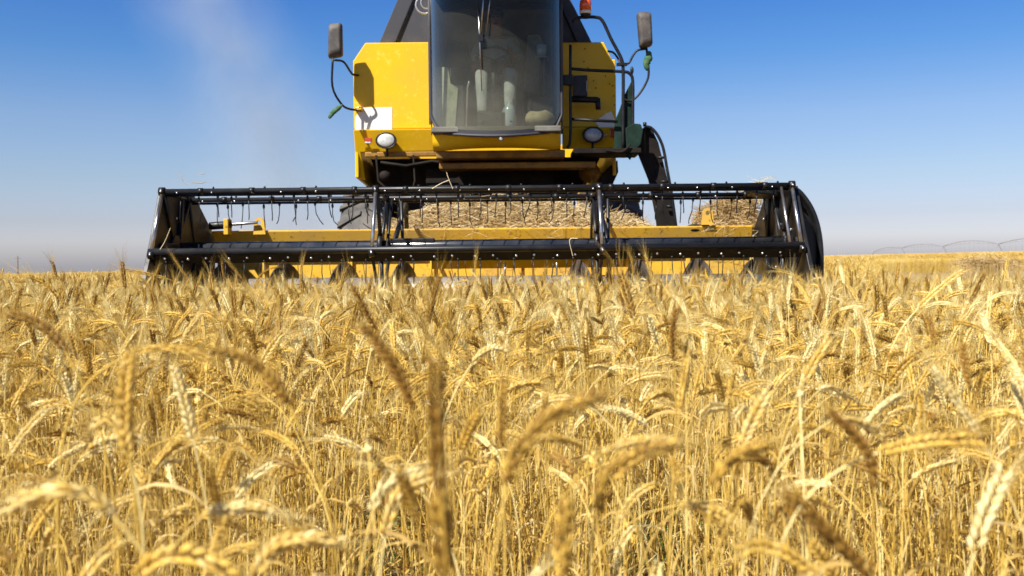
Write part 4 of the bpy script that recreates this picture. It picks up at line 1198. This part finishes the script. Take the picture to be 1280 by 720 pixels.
# ------------------------------------------------------------------ straw on the header
def straw_heap(name, x0, x1, Y0, Y1, prof, n, label, seed):
    """prof: list of (x, top z); a mound of loose stalks over a packed core"""
    rng = random.Random(seed)
    def top(x):
        for (a, za), (b, zb) in zip(prof, prof[1:]):
            if a <= x <= b: return za + (zb-za)*(x-a)/(b-a)
        return prof[-1][1]
    top0 = top
    def top(x): return top0(x) + .028*mnoise.noise(Vector((x*4.5, seed, 0))) + .014*mnoise.noise(Vector((x*17, seed, 3)))
    A = Arr(); zb = 1.32; NXX = 60; NYY = 8; b0 = 0
    for j in range(NYY+1):
        for i in range(NXX+1):
            x = x0 + (x1-x0)*i/NXX; t = j/NYY
            z = zb + (top(x)-.06-zb)*math.sin(PI*min(1, t*1.0)*.5 + .0) if t < .6 else zb + (top(x)-.03-zb)*.95*(1 - (t-.6)/.4*.8)
            z += .018*mnoise.noise(Vector((x*14, j*2.2, seed)))
            A.v.append(Vector((x, Y0 + .03 + (Y1-Y0)*t, z))); A.t.append(-.2)  # dark tint paints deep shadow into the core between the straws
    for j in range(NYY):
        for i in range(NXX):
            a = j*(NXX+1)+i; A.f.append((a, a+1, a+NXX+2, a+NXX+1)); A.m.append(4)
    for _ in range(n):
        x = rng.uniform(x0, x1); t = rng.random()**1.3
        z = zb + (top(x)-zb)*math.sin(PI*t*.5) + rng.gauss(0, .016); y_ = Y0 + (Y1-Y0)*.5*t + rng.gauss(0, .035)
        l = rng.uniform(.08, .34); an = rng.gauss(0, 1.0); up = rng.gauss(0, .32)
        d = Vector((math.cos(an)*rng.choice((-1, 1)), math.sin(an)*.6, up)).normalized(); c = Vector((x, y_, z))
        bend = Vector((rng.gauss(0, .015), rng.gauss(0, .015), rng.gauss(.01, .02)))
        p = [c - d*l/2, c + bend, c + d*l/2]
        if min(q.x for q in p) < x0-.05 or max(q.x for q in p) > x1+.06: continue
        rr = rng.uniform(.0014, .0034); A.tube(p, [rr, rr, rr*.6], 3, 4, rng.uniform(.05, 1.15))
    o = bpy.data.objects.new(name, A.mesh(name, WM)); COL.objects.link(o); return tag(o, label, 'straw', kind='stuff')
def hz(px, py, Y): v = P(px, py, Y); return (v.x, v.z)
pf = [hz(478, 288, 9.4), hz(500, 280, 9.4), hz(520, 271, 9.4), hz(545, 262, 9.4), hz(575, 255, 9.4), hz(640, 251, 9.4), hz(690, 255, 9.4), hz(725, 263, 9.4), hz(745, 270, 9.4), hz(775, 275, 9.4), hz(808, 281, 9.4)]
straw_heap('straw_heap', pf[0][0], pf[-1][0], 9.2, 9.75, pf, 5200, 'heap of loose cut straw behind the yellow header beam', 3)
pf = [hz(868, 272, 9.3), hz(885, 262, 9.3), hz(905, 254, 9.3), hz(925, 246, 9.3), hz(948, 243, 9.3)]
straw_heap('straw_heap', pf[0][0], pf[-1][0], 9.18, 9.5, pf, 1500, 'small bunch of straw caught at the right end of the header', 4)
# strands hanging over the beam and bats
A = Arr(); rs_ = random.Random(9)
for _ in range(70):
    px = rs_.uniform(500, 800) if rs_.random() < .6 else rs_.uniform(880, 950); c = P(px, rs_.uniform(272, 300), 8.99)
    d = Vector((rs_.gauss(0, 1), 0, rs_.gauss(-.4, .6))).normalized(); l = rs_.uniform(.06, .22)
    A.tube([c - d*l/2, c + Vector((0, -.02, .01)), c + d*l/2], [.0013, .0013, .0008], 3, 4, rs_.uniform(.3, 1))
for _ in range(16):
    px = rs_.uniform(942, 966); c = P(px, rs_.uniform(222, 230), 8.2); d = Vector((rs_.gauss(0, 1), 0, rs_.gauss(.4, .5))).normalized(); l = rs_.uniform(.05, .16)
    A.tube([c - d*l/2, c + Vector((0, 0, .01)), c + d*l/2], [.0013, .0013, .0008], 3, 4, rs_.uniform(.3, 1))
for pts in ([(562, 225), (552, 229), (540, 236)], [(558, 215), (561, 224), (566, 236)], [(716, 320), (712, 300), (722, 298)], [(200, 312), (207, 300), (213, 285)]):
    q = catmull([P(px, py, 7.45) for px, py in pts], 4); A.tube(q, [.003]*len(q), 3, 4, .8)
o = bpy.data.objects.new('loose_straw', A.mesh('loose_straw', WM)); COL.objects.link(o); tag(o, 'loose straws caught on the reel and the header beam', 'straw', kind='stuff')
A = Arr()
for pts in ([(224, 215), (227, 222), (230, 229), (236, 231)], [(240, 228), (252, 229), (258, 227)], [(250, 218), (256, 217)], [(600, 246), (612, 244)]):
    q = [P(px, py, 8.4) for px, py in pts]; A.tube(q, [.003]*len(q), 3, 4, .6)
o = bpy.data.objects.new('flying_chaff', A.mesh('flying_chaff', WM)); COL.objects.link(o); tag(o, 'bits of chaff blown into the air over the left end of the reel', 'chaff', kind='stuff')

# lodged dark straw on the right
A = Arr(); rs_ = random.Random(21)
for _ in range(1400):
    px = rs_.gauss(1236, 15); Y = rs_.uniform(22, 26); c = P(px, 329 + rs_.gauss(0, 2.4), Y)
    d = Vector((rs_.gauss(0, 1), rs_.gauss(0, .5), rs_.gauss(0, .25))).normalized(); l = rs_.uniform(.15, .5)
    A.tube([c - d*l/2, c + Vector((0, 0, .03)), c + d*l/2], [.005, .006, .004], 3, 4, rs_.uniform(-.1, .6))
for _ in range(500):
    px = rs_.gauss(1238, 20); Y = rs_.uniform(21, 26); c = P(px, 330, Y); g0 = gz(c.x, Y)
    A.tube([Vector((c.x, Y, g0)), Vector((c.x + rs_.gauss(0, .08), Y, c.z))], [.004, .003], 3, 4, rs_.uniform(0, .5))
o = bpy.data.objects.new('straw_pile', A.mesh('straw_pile', WM)); COL.objects.link(o); tag(o, 'brown tangled pile of straw by the right edge of the stubble', 'straw pile')

# ------------------------------------------------------------------ green rags on the mirror arms
def rag(pts, w_, Y, label):
    m = MB('rag'); q = catmull([P(px, py, Y) for px, py in pts], 4); m_n = len(q); rg = random.Random(int(pts[0][0]))
    rows = []
    for i, p in enumerate(q):
        d = (q[min(i+1, m_n-1)] - q[max(i-1, 0)]).normalized(); s = Vector((0, 1, 0)).cross(d).normalized()
        ww = w_*(0.5 + .6*math.sin(PI*i/(m_n-1)) + rg.uniform(-.15, .15))
        rows.append([m.bm.verts.new(p + s*ww*math.cos(a) + Vector((0, ww*.6*math.sin(a), 0))) for a in [2*PI*k/7 for k in range(7)]])
    for i in range(m_n-1):
        for k in range(7): m.face([rows[i][k], rows[i][(k+1) % 7], rows[i+1][(k+1) % 7], rows[i+1][k]], True)
    m.face(rows[0]); m.face(rows[-1])
    tag(m.build('green_rag', origin=q[0]), label, 'rag', 'green rags tied to the mirror arms')
rag([(428, 131), (422, 136), (416, 141), (411, 148)], .028, 11.24, 'green rag tied to the arm of the left mirror')
rag([(811, 64), (811, 72), (808, 80), (810, 88)], .04, 11.0, 'green rag wound round the arm below the right mirror')

# ------------------------------------------------------------------ in the cab
def skin_body(verts, edges, radii, name, mat, root=0):
    me = bpy.data.meshes.new(name); me.from_pydata([tuple(v) for v in verts], edges, []); me.materials.append(M[mat])
    ob = bpy.data.objects.new(name, me); COL.objects.link(ob)
    md = ob.modifiers.new('skin', 'SKIN'); md.use_smooth_shade = True
    for i, r_ in enumerate(radii): me.skin_vertices[0].data[i].radius = (r_, r_) if not isinstance(r_, tuple) else r_
    me.skin_vertices[0].data[root].use_root = True
    sb_ = ob.modifiers.new('sub', 'SUBSURF'); sb_.levels = 1; sb_.render_levels = 2
    return ob
px0, py0 = CX, 11.42
V = [(0, 0, 3.13), (0, .03, 3.32), (0, .04, 3.50), (0, .03, 3.62), (0, .01, 3.70), (0, -.01, 3.80), (0, -.02, 3.88)]
rad = [(.155, .12), (.145, .11), (.165, .11), (.09, .075), (.055, .055), (.078, .095), (.06, .075)]
E = [(i, i+1) for i in range(6)]
def add(v, r_, p): V.append(v); rad.append(r_); E.append((p, len(V)-1)); return len(V)-1
for s in (-1, 1):
    a = add((.17*s, .03, 3.57), .062, 2); a = add((.235*s, -.08, 3.38), .048, a); a = add((.20*s, -.26, 3.33), .036, a); a = add((.165*s, -.37, 3.37), .028, a); a = add((.15*s, -.42, 3.385), (.034, .02), a)
    b = add((.10*s, -.08, 3.10), .088, 0); b = add((.16*s, -.42, 3.14), .068, b); b = add((.15*s, -.50, 2.85), .052, b); b = add((.15*s, -.53, 2.61), .04, b); b = add((.155*s, -.66, 2.55), (.045, .03), b)
person = skin_body([(px0+x, py0+y, z) for x, y, z in V], E, rad, 'person', 'skin')
tag(person, 'person in a grey shirt and pale grey trousers driving in the harvester cab', 'person')
# clothing as looser layers over the same figure
cloV = [v for v in V[:4]]; cloR = [(.175, .135), (.168, .13), (.182, .125), (.10, .085)]; cloE = [(0, 1), (1, 2), (2, 3)]
def addc(VV, RR, EE, v, r_, p): VV.append(v); RR.append(r_); EE.append((p, len(VV)-1)); return len(VV)-1
for s in (-1, 1):
    a = addc(cloV, cloR, cloE, (.17*s, .03, 3.57), .078, 2); a = addc(cloV, cloR, cloE, (.24*s, -.08, 3.38), .066, a); a = addc(cloV, cloR, cloE, (.21*s, -.23, 3.335), .052, a)
sh_ = skin_body([(px0+x, py0+y, z) for x, y, z in cloV], cloE, cloR, 'shirt', 'shirt'); sh_.parent = person
tV = [V[0]]; tR = [(.17, .135)]; tE = []
for s in (-1, 1):
    b = addc(tV, tR, tE, (.10*s, -.08, 3.10), .102, 0); b = addc(tV, tR, tE, (.16*s, -.43, 3.145), .084, b); b = addc(tV, tR, tE, (.15*s, -.505, 2.85), .072, b); b = addc(tV, tR, tE, (.15*s, -.53, 2.64), .062, b)
tr_ = skin_body([(px0+x, py0+y, z) for x, y, z in tV], tE, tR, 'trousers', 'trousers'); tr_.parent = person
for s in (-1, 1):
    m = MB('seat'); m.ball((px0+.155*s, py0-.60, 2.56), .05, .12, .045, 12, 8); m.tube([(px0+.15*s, py0-.53, 2.56), (px0+.15*s, py0-.53, 2.70)], .055, 12); b_ = m.build('boot'); b_.parent = person
m = MB('hair'); m.ball((px0, py0+.025, 3.885), .088, .10, .075, 14, 8); hr = m.build('hair'); hr.parent = person
m = MB('skin')                                           # fingers round the wheel rim, nose, ears
for s in (-1, 1):
    for k in range(4):
        bx_, bz_ = px0 + (.15 + .016*k - .02)*s, 3.395 - .004*k
        m.tube([(bx_, py0-.43, bz_), (bx_, py0-.475, bz_+.006), (bx_, py0-.49, bz_-.018), (bx_, py0-.47, bz_-.036)], .008, 6)
    m.tube([(px0 + .12*s, py0-.41, 3.385), (px0 + .105*s, py0-.45, 3.375), (px0 + .11*s, py0-.475, 3.36)], .009, 6)
    m.ball((px0 + .083*s, py0-.01, 3.80), .012, .02, .03, 8, 6)
m.tube([(px0, py0-.10, 3.83), (px0, py0-.125, 3.79), (px0, py0-.10, 3.78)], .012, 6)
fg = m.build('fingers_and_nose'); fg.parent = person
for o in (fg,): o.name = 'hand'
m = MB('hair')
for s in (-1, 1): m.ball((px0+.032*s, py0-.103, 3.825), .013, .006, .007, 8, 5)
m.box(px0-.025, px0+.025, py0-.104, py0-.098, 3.745, 3.751); ey = m.build('eye'); ey.parent = person
# things lying about
m = MB('plastic'); c = Vector((CX+.14, 10.78, 2.505)); m.lathe([(.07, 0), (.075, .02), (.075, .18), (.05, .23), (.02, .26), (.02, .28)], c, (0, 0, 1), 18)
tag(m.build('water_bottle', origin=c), 'pale blue plastic water bottle on the cab floor', 'bottle')
m = MB('bag'); c = Vector((CX+.47, 10.95, 2.60)); m.ball(c, .17, .13, .10, 16, 10)
for v in m.bm.verts: v.co += Vector((mnoise.noise(v.co*9), mnoise.noise(v.co*9 + Vector((5, 0, 0))), mnoise.noise(v.co*11)))*.03
tag(m.build('bag', origin=c), 'crumpled tan bag lying in the lower right corner of the cab', 'bag')
m = MB('plastic'); c = Vector((CX+.50, 11.0, 3.30)); m.lathe([(.05, 0), (.065, .13), (.060, .13), (.046, .01)], c, (0, 0, 1), 18); m.lathe([(.075, -.012), (.075, -.001)], c, (0, 0, 1), 18)
tag(m.build('cup', origin=c), 'clear ribbed cup on a saucer by the right side of the cab', 'cup')
m = MB('charcoal'); m.tube([(CX+.50, 11.0, 3.285), (CX+.50, 11.3, 2.9), (CX+.5, 11.6, 2.505)], .02); m.box(CX+.40, CX+.62, 11.5, 11.7, 2.505, 2.9); part(m, 'armrest_stand', CAB)
m = MB('cloth_green'); q = [(CX-.66, 3.20), (CX-.53, 3.20), (CX-.50, 3.02), (CX-.42, 2.97), (CX-.46, 2.52), (CX-.64, 2.52)]
m.prism([(x, 10.98, z) for x, z in q], (0, .02, 0)); tag(m.build('hanging_cloth'), 'pale green cloth hanging inside the left of the cab', 'cloth')

# ------------------------------------------------------------------ centre pivot irrigator far away
m = MB('hazed_steel')
nodes_px = [(1091, 317.5, 400), (1127, 316, 370), (1179, 315, 335), (1248, 313, 300), (1345, 310, 262), (1470, 306, 225)]
arch = [6.5, 7.5, 11, 12, 17]
for i in range(5):
    a = P(nodes_px[i][0], nodes_px[i][1] - (2 if i == 0 else 5 + i), nodes_px[i][2]); b = P(nodes_px[i+1][0], nodes_px[i+1][1] - (6+i), nodes_px[i+1][2])
    hgt = arch[i]*0.30/1.0*(nodes_px[i][2]/FPX)*1.6
    top_, bot = [], []
    N_ = 12
    for k in range(N_+1):
        t = k/N_; p = a.lerp(b, t); top_.append(p + Vector((0, 0, 4*t*(1-t)*hgt))); bot.append(p + Vector((0, 0, 4*t*(1-t)*hgt - .9*math.sin(PI*t))))
    m.tube(top_, .10, 5); m.tube(bot, .05, 4)
    for k in range(1, N_): 
        m.tube([top_[k], bot[k]], .05, 3); m.tube([top_[k], Vector((top_[k].x, top_[k].y, gz(top_[k].x, top_[k].y)+1.4))], .022, 3)
    for s in (-1, 1):
        m.tube([b, Vector((b.x + 2.2*s, b.y + 1.5*s, gz(b.x, b.y)+.3))], .09, 4)
a = P(1091, 315, 400); m.tube([Vector((a.x, a.y, gz(a.x, a.y))), a + Vector((0, 0, .8))], .25, 6)
o = m.build('irrigation_pivot'); tag(o, 'long arched irrigation pipe on wheeled towers on the right horizon', 'irrigation pivot')
m = MB('wood'); a = P(22, 322, 320); m.tube([Vector((a.x, a.y, gz(a.x, a.y))), a + Vector((0, 0, .5))], .18, 6); m.tube([a + Vector((-1, 0, -.2)), a + Vector((1, 0, -.2))], .08, 4)
o = m.build('utility_pole'); tag(o, 'thin utility pole on the far left horizon', 'pole')

# ------------------------------------------------------------------ dust blown up behind the machine
def dust():
    me = bpy.data.meshes.new('dust_plume'); bm = bmesh.new()
    path = [((345, 320), 48), ((340, 230), 44), ((325, 150), 40), ((300, 80), 46), ((265, 20), 56), ((225, -50), 70)]
    Yd = 26; rings = []
    for (px, py), rp in path:
        c = P(px, py, Yd); r_ = rp*Yd/FPX*2.6
        rings.append([bm.verts.new(c + Vector((math.cos(a)*r_, math.sin(a)*r_, 0))) for a in [2*PI*k/16 for k in range(16)]])
    for i in range(len(rings)-1):
        for k in range(16): bm.faces.new([rings[i][k], rings[i][(k+1) % 16], rings[i+1][(k+1) % 16], rings[i+1][k]])
    bm.faces.new(rings[0][::-1]); bm.faces.new(rings[-1]); bm.to_mesh(me); bm.free()
    ma = bpy.data.materials.new('dust'); ma.use_nodes = True; t = ma.node_tree; t.nodes.clear()
    o_ = t.nodes.new('ShaderNodeOutputMaterial'); pv = t.nodes.new('ShaderNodeVolumePrincipled'); pv.inputs['Color'].default_value = (0.88, 0.94, 1.0, 1); pv.inputs['Anisotropy'].default_value = 0.0
    # density falls off from the bent centre line of the plume and is broken by noise
    geo = t.nodes.new('ShaderNodeTexCoord'); sp = t.nodes.new('ShaderNodeSeparateXYZ'); t.links.new(geo.outputs['Object'], sp.inputs[0])
    fc = t.nodes.new('ShaderNodeFloatCurve')
    z0, z1 = P(345, 320, Yd).z, P(225, -50, Yd).z
    mr = t.nodes.new('ShaderNodeMapRange'); mr.inputs[1].default_value = z0; mr.inputs[2].default_value = z1; t.links.new(sp.outputs['Z'], mr.inputs[0])
    cv = fc.mapping.curves[0]; xs_ = [P(p[0], p[1], Yd).x for p, _ in path]; lo, hi_ = -10.0, -4.0
    pts = [((P(p[0], p[1], Yd).z - z0)/(z1-z0), (x - lo)/(hi_-lo)) for (p, _), x in zip(path, xs_)]
    cv.points[0].location = pts[0]; cv.points[1].location = pts[-1]
    for q in pts[1:-1]: cv.points.new(*q)
    fc.mapping.update(); t.links.new(mr.outputs[0], fc.inputs['Value'])
    cx_ = t.nodes.new('ShaderNodeMapRange'); cx_.inputs[3].default_value = lo; cx_.inputs[4].default_value = hi_; t.links.new(fc.outputs[0], cx_.inputs[0])
    def mt(op, a, b, clamp=False):
        n = t.nodes.new('ShaderNodeMath'); n.operation = op; n.use_clamp = clamp
        for i, v in enumerate((a, b)):
            if isinstance(v, (int, float)): n.inputs[i].default_value = v
            elif v is not None: t.links.new(v, n.inputs[i])
        return n.outputs[0]
    dx = mt('SUBTRACT', sp.outputs['X'], cx_.outputs[0]); dy = mt('SUBTRACT', sp.outputs['Y'], Yd)
    rr = mt('SQRT', mt('ADD', mt('MULTIPLY', dx, dx), mt('MULTIPLY', dy, dy)), 0)
    wd = mt('ADD', 2.3, mt('MULTIPLY', mr.outputs[0], .45))
    fall = mt('SUBTRACT', 1.0, mt('DIVIDE', rr, wd), True)
    no = t.nodes.new('ShaderNodeTexNoise'); no.inputs['Scale'].default_value = .7; no.inputs['Detail'].default_value = 4; t.links.new(geo.outputs['Object'], no.inputs['Vector'])
    nn = t.nodes.new('ShaderNodeMapRange'); nn.inputs[1].default_value = .35; nn.inputs[2].default_value = .7; t.links.new(no.outputs[0], nn.inputs[0])
    fade = t.nodes.new('ShaderNodeMapRange'); fade.inputs[3].default_value = 1.0; fade.inputs[4].default_value = .45; t.links.new(mr.outputs[0], fade.inputs[0])
    dn = mt('MULTIPLY', mt('MULTIPLY', mt('MULTIPLY', fall, fall), mt('ADD', nn.outputs[0], .25)), mt('MULTIPLY', fade.outputs[0], 0.62))
    t.links.new(dn, pv.inputs['Density']); t.links.new(pv.outputs[0], o_.inputs['Volume'])
    me.materials.append(ma); ob = bpy.data.objects.new('dust_plume', me); COL.objects.link(ob)
    tag(ob, 'faint column of pale dust rising behind the left end of the header', 'dust', kind='stuff')
dust()
cy.volume_step_rate = 3.0
cy.volume_max_steps = 48
